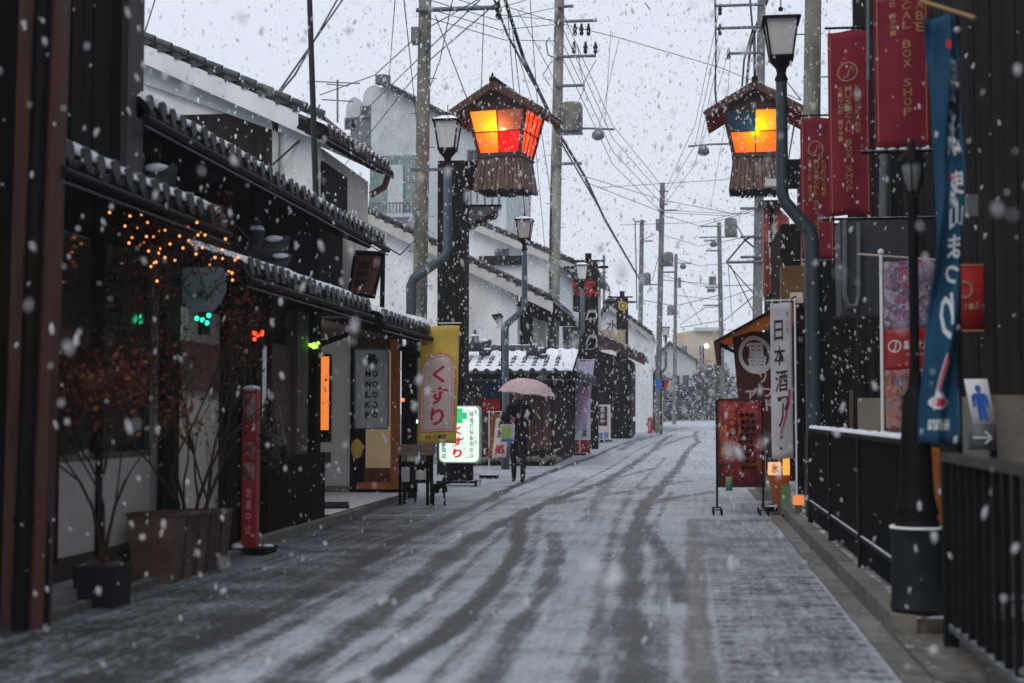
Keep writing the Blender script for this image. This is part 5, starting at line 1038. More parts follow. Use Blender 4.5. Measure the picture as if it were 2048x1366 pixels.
def cable_label0(p, r):
    k = 'thick' if r > .025 else 'medium' if r > .015 else 'thin'; a, c = spot(*p[0][:2]), spot(*p[-1][:2])
    s = '%s cable from %s to %s' % (k, a, c) if a != c else 'short %s cable looping beside %s' % (k, a)
    s = s.replace(' above the frame', '') if len(s.split()) > 14 else s; seen.append(s); n = seen.count(s)
    for w_ in (' halfway', ' low down', ' high up', ' above the frame', ' white', ' wooden', ' halfway', ' low down', ' high up'):
        if len(s.split()) > 12: s = s.replace(w_, '', 1)
    return s if n == 1 else s.replace('cable', 'cable, next to its twin,', 1) if n == 2 else s.replace('cable', ['', '', '', 'outer', 'lowest', 'farthest', 'last', 'extra', 'faint'][min(n, 8)] + ' cable', 1)
cable('thick cable bundle dropping from top centre past the first lantern to the far bend', [(1010, 0, 36), (1048, 120, 37), (1120, 270, 44), (1168, 350, 52), (1210, 440, 62), (1280, 560, 74)], .05, .0)
cable('second cable beside the thick bundle running to the far bend', [(985, -10, 34), (1015, 70, 36), (1080, 190, 40), (1125, 290, 45), (1175, 375, 54), (1284, 568, 74)], .03)
for p, r in [([(525, 215, 20.9), (560, 180, 24), (685, 0, 30)], .02), ([(530, 220, 20.9), (590, 150, 25), (680, -10, 30)], .02), ([(640, 190, 34), (750, 150, 32), (848, 60, 30), (990, -20, 28)], .012), ([(700, 250, 40), (850, 105, 30), (960, 0, 26)], .012), ([(690, 330, 45), (848, 130, 30), (1000, 0, 24)], .012),
             ([(790, 0, 30), (775, 200, 52)], .012), ([(808, 0, 30), (835, 260, 52)], .014), ([(870, 30, 30), (935, 200, 29.5), (960, 260, 47)], .012), ([(968, 20, 30), (962, 190, 30)], .01), ([(1015, 20, 36), (1028, 190, 46), (1050, 430, 33)], .014), ([(1025, 60, 36), (1040, 190, 46), (1060, 420, 46)], .014), ([(1030, 90, 37), (1062, 195, 47), (1090, 500, 60)], .012), ([(1000, 30, 30), (1110, 40, 43.5)], .01), ([(1035, 20, 36), (1120, 180, 43.5)], .01),
             ([(1018, 15, 36), (1120, 47, 43.5), (1240, 76, 44), (1440, 135, 47), (1600, 200, 40)], .012), ([(1238, 78, 43.5), (1195, 268, 43.5)], .008), ([(1222, 60, 43.5), (1210, 250, 43.5)], .008), ([(1160, 350, 50), (1325, 400, 66), (1480, 430, 60)], .014), ([(1165, 362, 50), (1325, 425, 66), (1460, 432, 74)], .014), ([(1200, 375, 60), (1440, 360, 60), (1560, 345, 47)], .012), ([(1240, 450, 66), (1400, 445, 74), (1500, 420, 47)], .012),
             ([(1340, 420, 66), (1400, 425, 72), (1520, 428, 47)], .012), ([(1430, 0, 47), (1432, 95, 47), (1430, 180, 47), (1436, 240, 47)], .035), ([(1500, 0, 47), (1505, 60, 47), (1488, 120, 47), (1482, 200, 47)], .035), ([(1535, 0, 47), (1515, 45, 47), (1500, 95, 47), (1492, 180, 47)], .05), ([(1508, 60, 47), (1510, 190, 47)], .05), ([(1455, 110, 47), (1430, 200, 47), (1400, 300, 47)], .008), ([(1462, 110, 47), (1450, 250, 50), (1420, 420, 74)], .008), ([(1575, 165, 30), (1602, 200, 24.5)], .012), ([(1590, 240, 30), (1575, 330, 45)], .02),
             ([(1452, 525, 47), (1490, 480, 47), (1510, 470, 47)], .03), ([(1455, 528, 47), (1510, 590, 47)], .018), ([(1460, 530, 47), (1515, 640, 47)], .018), ([(1456, 528, 47), (1465, 645, 60)], .012), ([(1468, 440, 74), (1490, 480, 47), (1512, 498, 47)], .03), ([(1360, 650, 90), (1410, 615, 80), (1445, 613, 74)], .02), ([(1360, 655, 90), (1450, 640, 74), (1510, 590, 47)], .02), ([(1345, 590, 86), (1440, 600, 74), (1515, 575, 47)], .016), ([(1325, 560, 66), (1440, 570, 74)], .016), ([(1270, 440, 74), (1274, 620, 74)], .03), ([(1284, 480, 74), (1310, 468, 66)], .02), ([(1320, 500, 66), (1305, 560, 74)], .016),
             ([(1366, 580, 86), (1405, 650, 100)], .016), ([(1300, 20, 30), (1290, 5, 30)], .01), ([(288, 70, 21), (310, 0, 24)], .012), ([(830, 480, 30), (800, 510, 26), (770, 492, 20)], .014), ([(640, 210, 25), (600, 280, 21), (545, 330, 20.8)], .016), ([(1065, 300, 43.5), (1060, 420, 60), (1058, 560, 47)], .02), ([(1155, 90, 43.5), (1163, 150, 43.5), (1170, 176, 43.5), (1158, 200, 43.5)], .012), ([(1192, 120, 43.5), (1170, 160, 43.5), (1165, 180, 43.5)], .012), ([(1100, 75, 43.5), (1092, 85, 43.5), (1096, 110, 43.5), (1108, 115, 43.5)], .02), ([(1105, 120, 43.5), (1086, 150, 43.5), (1100, 172, 43.5)], .014)] + [([(852, -20 + 18 * i, 30), (985 + 8 * i, 20 + 20 * i, 36), (1118, -20 + 34 * i, 43.5)], .011) for i in range(4)] + [([(1118, 10 + 30 * i, 43.5), (1225, 250 + 26 * i, 55), (1324, 372 + 18 * i, 66)], .013) for i in range(4)] + [([(1440, 12 + 45 * i, 47), (1390, 250 + 40 * i, 58), (1328, 386 + 12 * i, 66)], .011) for i in range(3)] + [([(1324, 430 + 40 * i, 66), (1400, 452 + 40 * i, 70), (1512, 420 + 50 * i, 47)], .014) for i in range(4)] + [([(1284, 600, 74), (1350, 612, 80), (1440, 590, 74)], .02), ([(1060, 0, 40), (1075, 210, 43), (1106, 420, 43.5)], .012), ([(905, 0, 28), (880, 120, 30), (846, 210, 30)], .011), ([(1104, 300, 43.5), (1100, 480, 43.3), (1101, 640, 43.3)], .03)]:
    cable(cable_label(p, r), p, r)
T = thing('road_signs', 'small blue and red round road signs on a thin pole far down the street', 'road sign', (at(1318, 0, 64).x, 64, gz(64))); x = at(1318, 0, 64).x
MB().tube([(x, 64, gz(64)), (x, 64, at(0, 745, 64).z)], .035, 8).build('pole', 'blk', T); c = at(1318, 768, 63.9); MB().tube([c, c + Vector((0, .02, 0))], .24, 20).build('blue_disc', 'blueink', T); c = at(1331, 768, 63.9); MB().tube([c, c + Vector((0, .02, 0))], .2, 20).build('red_disc', 'flagred', T)
# ---------------------------------------------------------------- 北国街道 board, left signs
T = thing('street_name_board', 'tall dull red board with four white characters behind the farthest red banner', 'sign', at(1550, 590, 27.5)); Y = 27.5
pts = [at(1526, 594, Y), at(1527, 415, Y), at(1556, 415, Y), at(1579, 437, Y), at(1577, 478, Y), at(1562, 500, Y), at(1562, 578, Y)]; slab(T, 'board', mat('dull_red_board', (.34, .075, .065), .8, .3, 5, .3, 30, stretch=(5, 5, .6)), pts, .08); pl(1529, 1536, 484, 592, Y - .03, 'rust_wood', 'side_batten', T, .02)
write('lettering', [('北', .10, .05, .62, .20), ('国', .10, .27, .62, .42), ('街', .08, .48, .60, .62), ('道', .1, .68, .62, .84)], face_cam(1533, 420, 1568, 575, Y, .02), 'whiteink', T, .01); b = MB(); b.frustum(at(1543, 414, Y), .5, .45, .02, .10); b.build('cap', 'blk', T); MB().box(at(1528, 0, Y).x, at(1560, 0, Y).x, Y, Y + .2, at(0, 402, Y).z, at(0, 388, Y).z).build('lamp_box', 'frost', T); MB().tube([at(1543, 405, Y), (at(1543, 595, Y + .2).x, Y + .2, 0)], .05, 8).build('post', 'blk', T)
# corrugated shop sign
T = thing('corrugated_shop_sign', 'upright grey corrugated sign with black lettering hung before the entrance', 'sign', at(743, 857, 19.6)); Y = 19.6
a, c = at(710, 857, Y), at(777, 699, Y); n = 17; V = []
b = MB(); st_ = (c.x - a.x) / n; b.prism([(a.x, Y, a.z), (a.x + st_ * .5, Y - .012, a.z), (a.x + st_, Y, a.z), (a.x + st_, Y + .01, a.z), (a.x, Y + .01, a.z)], (0, 0, c.z - a.z)); o = b.build('corrugation', mat('zinc_sheet', (.46, .50, .55), .5, .15, 6, .1), T); array(o, [(st_ * i, 0, 0) for i in range(1, n)])
b = MB(); [b.bar(p, q, .02, .03, (0, 1, 0)) for p, q in (((a.x, Y, a.z), (a.x, Y, c.z)), ((c.x, Y, a.z), (c.x, Y, c.z)))]; b.bar((a.x, Y, a.z), (c.x, Y, a.z), .03, .02); b.bar((a.x, Y, c.z), (c.x, Y, c.z), .03, .02); b.build('frame', 'steel', T)
g = face_cam(710, 699, 777, 857, Y, .016); cells = [('晶', .30, .06, .68, .19)]
for i, r_ in enumerate(('MO', 'NO', 'LO', 'KO', 'RO')): cells += [(r_[0], .32, .27 + .13 * i, .48, .35 + .13 * i), (r_[1], .53, .27 + .13 * i, .69, .35 + .13 * i)]
write('lettering', cells, g, 'ink', T, .035); MB().bar((a.x + .1, Y + .03, c.z), (a.x + .1, Y + .03, 2.4), .02, .02, (0, 1, 0)).build('hanger', 'blk', T)
# yellow medicine banner
T = thing('yellow_medicine_banner', 'yellow banner with big red hiragana on a white arched panel', 'banner', at(870, 890, 19.8)); Y = 19.8
a, c = at(842, 652, Y), at(919, 887, Y); w, h = c.x - a.x, a.z - c.z; fn = wave(a, w, h, .018, .5, -.05); g = off(fn, .006); cloth('cloth', fn, 'yellow', T, 8, 24)
def arch(s0, s1, t0, t1, fnn, m, nm):
    b = MB(); cx_, r_ = (s0 + s1) / 2, (s1 - s0) / 2; ry = r_ * w / h; n = 20; top = [(cx_ - r_ * math.cos(math.pi * i / n), t0 + ry - ry * math.sin(math.pi * i / n)) for i in range(n + 1)]
    for (x0, y0), (x1, y1) in zip(top[:-1], top[1:]):
        ys0 = [y0 + (t1 - y0) * k / 6 for k in range(7)]; ys1 = [y1 + (t1 - y1) * k / 6 for k in range(7)]
        for k in range(6): b.face([fnn(x0, ys0[k + 1]), fnn(x1, ys1[k + 1]), fnn(x1, ys1[k]), fnn(x0, ys0[k])], True)
    return b.build(nm, m, T)
arch(.05, .93, .235, .905, g, 'redink', 'panel_edge'); arch(.065, .915, .242, .898, off(g, .002), 'cream', 'panel_edge'); arch(.115, .865, .262, .885, off(g, .004), 'pinkink', 'panel_edge'); arch(.135, .845, .27, .878, off(g, .006), 'cream', 'white_panel')
write('lettering', [('く', .34, .34, .68, .49), ('す', .27, .52, .75, .67), ('り', .33, .70, .68, .85)], off(g, .008), 'redink', T, .03)
write('lettering', [(ch, .20 + .11 * i, .93, .295 + .11 * i, .965) for i, ch in enumerate('サトウ製薬')], g, 'ink', T, .03)
cloth('colour_patch', g, 'orangecloth', T, 2, 2, th=.002, s0=.04, t0=.02, s1=.2, t1=.16)
px_ = at(831, 700, Y).x; MB().tube([(px_, Y + .02, 0), (px_, Y + .02, a.z + .08)], .014, 8).build('pole', 'blk', T); MB().tube([(px_ - .03, Y + .02, a.z + .04), (c.x + .02, Y + .02, a.z + .04)], .008, 6).build('top_rod', 'white', T)
for k, (u, v, m) in enumerate(((806, 800, 'red'), (833, 843, 'blue'))): 
    p = at(u, v, 19.9); MB().ball(p, .025, 8, 5).build('fairy_bulb', emit(m + '_bulb', (1, .05, .01) if m == 'red' else (.2, .4, 1), 9), label='tiny %s light glowing beside the yellow medicine banner' % m, cat='light')
# lit pharmacy sign on casters
T = thing('lit_pharmacy_sign', 'glowing white and green pharmacy sign with green cross and red hiragana on a wheeled base', 'sign', (at(920, 0, 24.5).x, 24.5, 0)); Y = 24.5
a, c = at(877, 926, Y), at(960, 811, Y); w, h = c.x - a.x, c.z - a.z; r_ = .09
def rr(x0, x1, z0, z1, r, y):
    p = []
    for (cx_, cz_, a0) in ((x1 - r, z1 - r, 0), (x0 + r, z1 - r, 90), (x0 + r, z0 + r, 180), (x1 - r, z0 + r, 270)):
        for k in range(6): q = math.radians(a0 + k * 18); p.append((cx_ + r * math.cos(q), y, cz_ + r * math.sin(q)))
    return p
MB().prism(rr(a.x, c.x, a.z, c.z, r_, Y), (0, .22, 0)).build('case', mat('sign_case', (.5, .6, .5), .5, .05), T)
MB().prism(rr(a.x + .02, c.x - .02, a.z + .02, c.z - .02, r_, Y - .006), (0, .005, 0)).build('lit_face', emit('lit_sign_face', (.80, 1, .84), .85, (.7, .8, .7)), T)
g = face_cam(877, 811, 960, 926, Y, .012); gm = emit('green_cross', (.02, .62, .22), .7); rm = emit('red_lit_letters', (.8, .04, .04), .6)
for s0, t0, s1, t1 in ((.41, .05, .58, .31), (.31, .12, .69, .235)):
    b = MB(); b.face([g(s0, t1), g(s1, t1), g(s1, t0), g(s0, t0)]); b.build('green_cross', gm, T) if t0 < .1 else b.build('green_cross', gm, T).__setattr__('location', (0, -.002, 0))
write('lettering', [('く', .36, .36, .56, .51), ('す', .33, .55, .60, .71), ('り', .35, .75, .58, .91)], g, rm, T, .05); write('lettering', column('健康お悩み相談店', .80, .10, .92, .10), g, 'ink', T, .0); write('lettering', column('薬局店', .13, .62, .93, .12), g, 'ink', T, .01)
b = MB(); b.box(a.x + .18, c.x - .14, Y + .04, Y + .18, .1, a.z); b.box(a.x + .0, c.x - .02, Y - .2, Y - .16, .06, .1); b.box(a.x + .0, c.x - .02, Y + .34, Y + .38, .06, .1); b.box(a.x + .1, a.x + .14, Y - .2, Y + .38, .06, .1); b.box(c.x - .14, c.x - .1, Y - .2, Y + .38, .06, .1); b.build('stand', 'blk_snow', T)
o = MB().tube([(a.x + .01, Y - .18, .04), (a.x + .04, Y - .18, .04)], .04, 12).build('caster', 'blk', T); array(o, [(w - .07, 0, 0), (0, .54, 0), (w - .07, .54, 0)])
# small flags by the shop below
t, g, r = nobori('orange_shop_banner', 'small orange and white banner beside the lit pharmacy sign', 983, 827, 1020, 916, 27.5, 'cream', 978, lean=-.08, a=.03)
cloth('orange_edge', g, 'orangecloth', t, 2, 12, th=.002, s0=0, t0=0, s1=.24, t1=1); cloth('orange_edge', g, 'orangecloth', t, 4, 2, th=.002, s0=.25, t0=0, s1=1, t1=.08); write('lettering', [('弁', .42, .14, .86, .32), ('当', .42, .36, .86, .54)], off(g, .004), 'ink', t, .03); write('lettering', [('処', .36, .70, .92, .92)], off(g, .004), 'redink', t, .04)
t, g, r = nobori('lilac_banner', 'lilac and pink banner blowing beside a tall white signboard past the dark shop', 1156, 722, 1190, 862, 41, 'purplecloth', 1159, lean=-.25, a=.04, base=.06)
write('lettering', column('着物体験', .62, .30, .85, .4), g, 'pinkink', t, .03); write('lettering', column('レンタル', .2, .35, .9, .14), off(g, .004), 'ink', t, .01)
T = thing('white_signboard', 'tall white signboard on a red base behind the lilac banner', 'sign', (at(1158, 0, 41.6).x, 41.6, gz(41))); Y = 41.6; a, c = at(1139, 880, Y), at(1180, 752, Y); MB().box(a.x, c.x, Y, Y + .08, a.z, c.z).build('board', 'white', T); MB().box(a.x + .05, c.x - .05, Y + .01, Y + .07, gz(41) + .05, a.z).build('red_base', 'flagred', T)
for x in (a.x, c.x - .05): MB().box(x, x + .05, Y + .01, Y + .07, gz(41), a.z).build('leg', 'grey_wood', T)
write('lettering', column('呉服教室', .72, .5, .95, .26), face_cam(1139, 752, 1180, 880, Y, .01), 'ink', T, .02); write('lettering', column('きもの', .25, .62, .92, .2), face_cam(1139, 752, 1180, 880, Y, .01), 'blueink', T, .01)
T = thing('folding_signboard', 'cream folding signboard with a dark picture panel standing past the lilac banner', 'sign', (at(1205, 0, 53).x, 53, gz(53))); Y = 53; a, c = at(1193, 880, Y), at(1221, 809, Y); MB().box(a.x, c.x, Y, Y + .06, gz(Y) + .12, c.z).build('board', 'cream', T); MB().box(a.x + .06, c.x - .12, Y - .02, Y - .005, gz(Y) + .62, c.z - .08).build('picture', 'browncloth', T)
write('lettering', column('営業中', .42, .08, .55, .3), face_cam(1193, 809, 1221, 880, Y, .03), 'whiteink', T, .02); write('lettering', [('珈', .1, .78, .45, .98), ('琲', .5, .78, .85, .98)], face_cam(1193, 809, 1221, 880, Y, .01), 'blueink', T, .02); MB().box(a.x - .05, c.x + .05, Y - .1, Y + .2, gz(Y), gz(Y) + .10).build('base', 'blk_snow', T)
# goods table before the entrance
T = thing('goods_rack', 'small dark rack of framed cards with snow on top beside the entrance', 'rack', (at(828, 0, 19.3).x, 19.3, 0)); Y = 19.3; a, c = at(797, 1003, Y), at(858, 890, Y)
b = MB()
for x in (a.x, c.x - .04):
    for y in (Y, Y + .3): b.box(x, x + .04, y, y + .04, 0, c.z - .02)
b.build('leg', 'black_wood', T); b = MB()
for z in (.3, .55, .8): b.box(a.x, c.x, Y + .02, Y + .34, z, z + .025)
b.build('shelf', 'dark_wood', T); MB().box(a.x - .02, c.x + .02, Y - .03, Y + .38, c.z - .14, c.z).build('top_box', mat('snowed_basket', (.20, .15, .12), .9, .4, 14, .5, 30, snow=.6), T); MB().box(a.x + .02, c.x - .02, Y + .3, Y + .33, .3, c.z).build('back_board', 'brown_wood', T)
for x, z, w_, h_, m in ((.12, .60, .13, .15, 'frost'), (.28, .6, .1, .17, 'grey_wood'), (.0, .32, .15, .2, 'whitecloth'), (.24, .35, .12, .12, 'cream'), (.03, .6, .08, .14, 'stone'), (.36, .35, .06, .15, 'dull')): MB().box(a.x + x, a.x + x + w_, Y - .0, Y + .015, z, z + h_).build('card', m, T)
b = MB(); q = Vector((c.x + .14, Y, 0)); b.tube([q + Vector((-.08, 0, 0)), q + Vector((-.07, 0, .2))], .015, 6); b.tube([q + Vector((.08, 0, 0)), q + Vector((.07, 0, .2))], .015, 6); b.tube([q + Vector((-.1, 0, .22)), q + Vector((.1, 0, .26))], [.06, .08], 8); b.ball(q + Vector((.12, 0, .36)), .07, 8, 5); b.build('wooden_dog', 'black_wood', label='small dark animal figure standing at the foot of the goods rack', cat='figure')

# ---------------------------------------------------------------- near left: plants, pots, post sign
T = thing('red_post_sign', 'square red and white post sign with a snow cap standing on a low black base', 'sign', (at(507, 0, 12.4).x, 12.4, 0)); Y = 12.4; x = at(507, 0, Y).x; zt = at(507, 778, Y).z
MB().box(x - .065, x + .065, Y, Y + .11, .06, zt).build('post', 'redpaint', T); g = flat((x - .065, Y - .003, zt), (.13, 0, 0), (0, 0, -(zt - .06)))
for t0, t1 in ((.03, .20), (.34, .44), (.47, .58)): cloth('pale_patch', off(g, .001), 'pic_brown', T, 2, 3, th=.002, s0=.12, t0=t0, s1=.9, t1=t1)
write('lettering', column('営業中止', .5, .62, .92, .4), off(g, .003), 'pinkink', T, .02)
b = MB(); b.ball((x, Y + .055, zt + .005), .085, 12, 6, .35); b.build('snow_cap', 'snow', T); b = MB(); b.box(x - .2, x + .2, Y - .12, Y + .25, .03, .06)
for dx in (-.17, .17): b.tube([(x + dx, Y - .1, 0), (x + dx, Y - .1, .03)], .025, 8); b.tube([(x + dx, Y + .22, 0), (x + dx, Y + .22, .03)], .025, 8)
b.build('base', 'blk', T); b = MB()
for k in range(8): b.ball((x + random.uniform(-.17, .17), Y + random.uniform(-.08, .2), .065), .055, 8, 4, .35)
b.build('snow_heap', 'snow', T)
b = MB()
for k in range(5):
    y = 10.25 + k * .27; o = thing('brown_planter', ['nearest of the five brown flared planters under the white wall', 'second brown flared planter, touching the nearest', 'middle brown flared planter of the row of five', 'fourth brown flared planter of the row', 'farthest brown flared planter, next to the dark red pot'][k], 'planter', (-3.93, y, 0), 'brown planters'); MB().frustum((-3.93, y, 0), .30, .38, 0, .5 - .012 * k, 0, .17, .22).build('box', 'planter', o); MB().frustum((-3.93, y, 0), .34, .34, .5 - .012 * k, .503 - .012 * k, 0, .18, .18).build('soil', 'bark', o)
    b = MB(); z = .505 - .012 * k
    for (x0, x1, y0, y1) in ((-.2, .2, -.12, -.1), (-.2, .2, .1, .12), (-.2, -.18, -.1, .1), (.18, .2, -.1, .1)): b.box(-3.93 + x0, -3.93 + x1, y + y0, y + y1, z - .01, z + .012)
    b.build('rim', 'planter', o)
o = thing('red_pot', 'dark red flared pot with a little snow beside the red post sign', 'pot', (at(442, 0, 12).x, 12, 0)); x = at(442, 0, 12).x; MB().frustum((x, 12, 0), .16, .22, 0, .33).build('pot', mat('dark_red_glaze', (.10, .02, .02), .4, .3, 5, .1, spec=.5), o); MB().ball((x, 12, .335), .08, 8, 5, .3).build('snow_heap', 'snow', o)
# potted maple
def branch(b, p, d, L, r, dep, tips, spread=.6):
    p = Vector(p); n = 3; pts = [p]; rs = [r]
    for i in range(n):
        d = (d + Vector((random.gauss(0, .14), random.gauss(0, .14), random.gauss(0, .08)))).normalized(); p = p + d * L / n; pts.append(p); rs.append(r * (1 - .35 * (i + 1) / n))
    b.tube(pts, rs, 5 if r < .02 else 7)
    if dep == 0: tips.append((p, d)); return
    for k in range(random.choice((2, 3))): branch(b, pts[random.choice((2, 3))], (d + Vector((random.gauss(0, spread), random.gauss(0, spread), random.gauss(.1, spread * .7)))).normalized(), L * random.uniform(.6, .85), rs[-1] * .8, dep - 1, tips, spread)
def leafy(b, tips, n, s, R):
    for p, d in tips:
        for _ in range(n):
            q = p + Vector((random.gauss(0, R), random.gauss(0, R), random.gauss(0, R))); a = Vector((random.gauss(0, 1), random.gauss(0, 1), random.gauss(-.3, .7))).normalized(); e = a.cross(Vector((random.random(), random.random(), random.random() + .1))).normalized(); k = s * random.uniform(.6, 1.3)
            b.face([q - a * k, q + e * k * .55, q + a * k, q - e * k * .55])
px0 = at(205, 1200, 9.0); T = thing('potted_maple', 'straggly rust coloured maple in a square black pot at left', 'tree', (px0.x, 9, 0)); x = px0.x
MB().frustum((x, 9, 0), .27, .29, 0, .26).build('pot', 'ink', T); MB().box(x - .13, x + .13, 8.87, 9.13, .262, .268).build('soil', 'bark', T); b = MB(); tips = []
for dx, dz in ((-.25, 1), (.05, 1), (.3, 1), (.12, 1)): branch(b, (x, 9, .25), Vector((dx * .35, .0, dz)).normalized(), .60, .014, 3, tips, .20)
b.build('trunk', 'bark', T); b = MB(); leafy(b, [t_ for t_ in tips if t_[0].z > .6], 26, .022, .10); b.build('rust_leaves', 'redleaf', T); b = MB(); leafy(b, random.sample(tips, min(len(tips), 30)), 22, .024, .09); leafy(b, [(Vector((x + random.uniform(-.12, .12), 9, .29)), None) for _ in range(8)], 4, .014, .02); b.build('orange_leaves', 'orleaf', T)
# shrub with fairy lights reaching out under the eave
T = thing('bare_shrub', 'bare twiggy shrub with a few russet leaves spreading under the near eave', 'shrub', (-3.95, 10.9, 0)); b = MB(); tips = []
for k in range(5): branch(b, (-3.95 + random.uniform(-.08, .1), 10.9 + random.uniform(-.3, .3), 0), Vector((random.uniform(-.05, .15), random.uniform(-.1, .15), 1)).normalized(), .85, .02, 4, tips, .26)
tips = [q for q in tips if q[0].y < 12.0 and q[0].x < -3.45]
b.build('trunk', 'bark', T); b = MB(); leafy(b, [t_ for t_ in tips if t_[0].z > .7], 7, .02, .12); b.build('russet_leaves', 'redleaf', T)
hi_t = []; b = MB()
for k in range(64): 
    u, v = random.uniform(190, 480), random.uniform(400, 560); q = at(u, v, random.uniform(10.0, 11.3)); hi_t.append((q, None)); e = q + Vector((random.uniform(-.25, .25), random.uniform(-.2, .2), random.uniform(-.3, -.05))); b.tube([e, e.lerp(q, .5) + Vector((0, 0, .04)), q], [.006, .005, .003], 4)
    b.tube([q, q + Vector((random.uniform(-.2, .2), .1, random.uniform(-.1, .1)))], [.004, .002], 4)
for k in range(16):
    u = random.uniform(205, 330); a = at(u, random.uniform(430, 560), 10.2); e = at(u + random.uniform(-25, 25), random.uniform(720, 900), 10.1); m = a.lerp(e, .5) + Vector((random.uniform(-.08, .08), 0, 0)); b.tube([a, m, e], [.006, .005, .002], 4); hi_t += [(a.lerp(e, q / 8) + Vector((random.uniform(-.03, .03), 0, 0)), None) for q in range(1, 9, 2)]
b.build('twigs', 'bark', T, kind='stuff'); b = MB(); leafy(b, hi_t, 14, .018, .09); b.build('russet_leaves', 'redleaf', T)
FL = thing('string_of_fairy_lights', 'string of warm fairy lights glowing in the twigs under the near eave', 'fairy lights', at(340, 500, 10.5)); P = []
fb = MB().ball(ORG[FL.name], .0085, 8, 5).build('bulb', emit('fairy_bulb', (1, .30, .09), 3.6), FL); spots = [(219, 425), (279, 417), (283, 429), (260, 432), (314, 430), (323, 434), (250, 452), (260, 450), (275, 456), (348, 446), (394, 445), (404, 449), (376, 455), (293, 473), (307, 473), (317, 463), (359, 472), (390, 476), (400, 465), (396, 470), (258, 486), (280, 490), (289, 485), (297, 502), (321, 497), (318, 506), (366, 496), (378, 481), (386, 489), (392, 508), (312, 524), (308, 526), (302, 533), (314, 562), (420, 530), (444, 500), (451, 478), (445, 517), (470, 520), (476, 515), (464, 546), (458, 542), (465, 560), (330, 515), (247, 462), (264, 475), (340, 488), (330, 460), (295, 445), (410, 470), (430, 515), (236, 440), (350, 520), (405, 495)]
for i, (u, v) in enumerate(spots):
    q = at(u, v, 9.9 + .9 * ((i * 37) % 10) / 10); P.append(q)
    if i == 0: fb.location = q - ORG[FL.name]; continue
    c = fb.copy(); c.location = q - ORG[FL.name]; COL.objects.link(c); ORG[c.name] = ORG[FL.name]
P2 = sorted(P, key=lambda p: p.x); MB().tube(P2, .0018, 4).build('cord', 'wire', FL)
T = thing('green_shrub', 'bushy green shrub behind the red post sign', 'shrub', (at(440, 0, 13).x, 13, 0)); b = MB(); tips = []; x = at(440, 0, 13).x
for k in range(5): branch(b, (x + random.uniform(-.06, .1), 13, .0), Vector((random.uniform(-.3, .35), -.05, 1)).normalized(), .5, .012, 3, tips, .4)
b.build('stems', 'bark', T); b = MB(); leafy(b, tips, 22, .022, .09); b.build('leaves', 'green', T)
T = thing('dark_hedge_pot', 'dark clipped bush below the white wall with the brown meter box', 'shrub', (at(405, 0, 12.4).x, 12.4, 0)); b = MB(); x = at(405, 0, 12.4).x
for k in range(10): blob(b, (x + random.uniform(-.15, .15), 12.4, random.uniform(.25, .78)), .15, 150, .022)
b.build('leaves', 'green', T); MB().tube([(x, 12.4, 0), (x, 12.4, .5)], .03, 8).build('stem', 'bark', T)
T = thing('weeping_shrub', 'thin reddish weeping twigs against the white side wall', 'shrub', (at(400, 0, 12.2).x, 12.2, 0)); b = MB(); tips = []; x = at(400, 0, 12.2).x
for k in range(14):
    x0_ = x + random.uniform(-.05, .05); u_ = random.uniform(-.25, .25); z_ = random.uniform(1.1, 1.75); pt_ = [(x0_, 12.2, .0), (x0_, 12.2, z_ * .8), (x0_ + u_ * .6, 12.15, z_), (x0_ + u_, 12.1, z_ - .25), (x0_ + u_ * 1.2, 12.1, z_ - .5)]; b.tube(pt_, [.008, .006, .005, .004, .002], 4); tips += [(Vector(pt_[3]), None), (Vector(pt_[4]), None), (Vector(pt_[2]), None)]
b.build('twigs', 'bark', T, kind='stuff'); b = MB(); leafy(b, tips, 7, .016, .09); b.build('russet_leaves', 'redleaf', T)
# round sign and coloured lights
T = thing('round_grey_sign', 'grey rounded hanging sign with a small dark mark beside the fairy lights', 'sign', at(404, 540, 11.6)); Y = 11.6; a, c = at(356, 624, Y), at(450, 534, Y); w = c.x - a.x; h = c.z - a.z
MB().prism([(a.x, Y, c.z), (c.x, Y, c.z), (c.x, Y, a.z + h * .45), (c.x - w * .10, Y, a.z + h * .2), (c.x - w * .28, Y, a.z), (a.x + w * .28, Y, a.z), (a.x + w * .10, Y, a.z + h * .2), (a.x, Y, a.z + h * .45)][::-1], (0, .04, 0)).build('board', mat('blue_grey_board', (.30, .35, .41), .6, .15, 4, .1), T)
write('lettering', [('木', .42, .50, .60, .74)], face_cam(356, 534, 450, 624, Y, .01), 'ink', T, .02); MB().bar((a.x + w / 2, Y + .02, c.z), (a.x + w / 2, Y + .02, c.z + .12), .02, .02, (0, 1, 0)).build('hanger', 'blk', T)
for nm, lab, u, v, Y, col, n in (('green_lamp', 'bright green lamp under the round grey sign', 405, 640, 11.3, (.02, 1, .45), 3), ('red_lamp', 'cluster of red lights hanging in the dark doorway left of the wooden post', 515, 671, 13.2, (1, .06, .02), 6), ('lime_lamp', 'lime green lights on the black post left of the white panel', 628, 688, 15.3, (.25, 1, .05), 6)):
    T = thing(nm, lab, 'lamp', at(u, v, Y)); q = ORG[T.name]; e = emit(nm + '_glow', col, 4); o = MB().ball(q, .018, 8, 5).build('bulb', e, T); array(o, [(random.uniform(-.05, .05), random.uniform(-.03, .03), random.uniform(-.04, .04)) for _ in range(n)])
    MB().box(q.x - .05, q.x + .05, q.y + .03, q.y + .05, q.z - .12, q.z + .07).build('housing', 'blk', T); ld = bpy.data.lights.new(nm + '_light', 'POINT'); ld.energy = .35; ld.color = col; ld.shadow_soft_size = .04; lo = bpy.data.objects.new(nm + '_light', ld); COL.objects.link(lo); lo.location = q + Vector((0, -.1, 0))
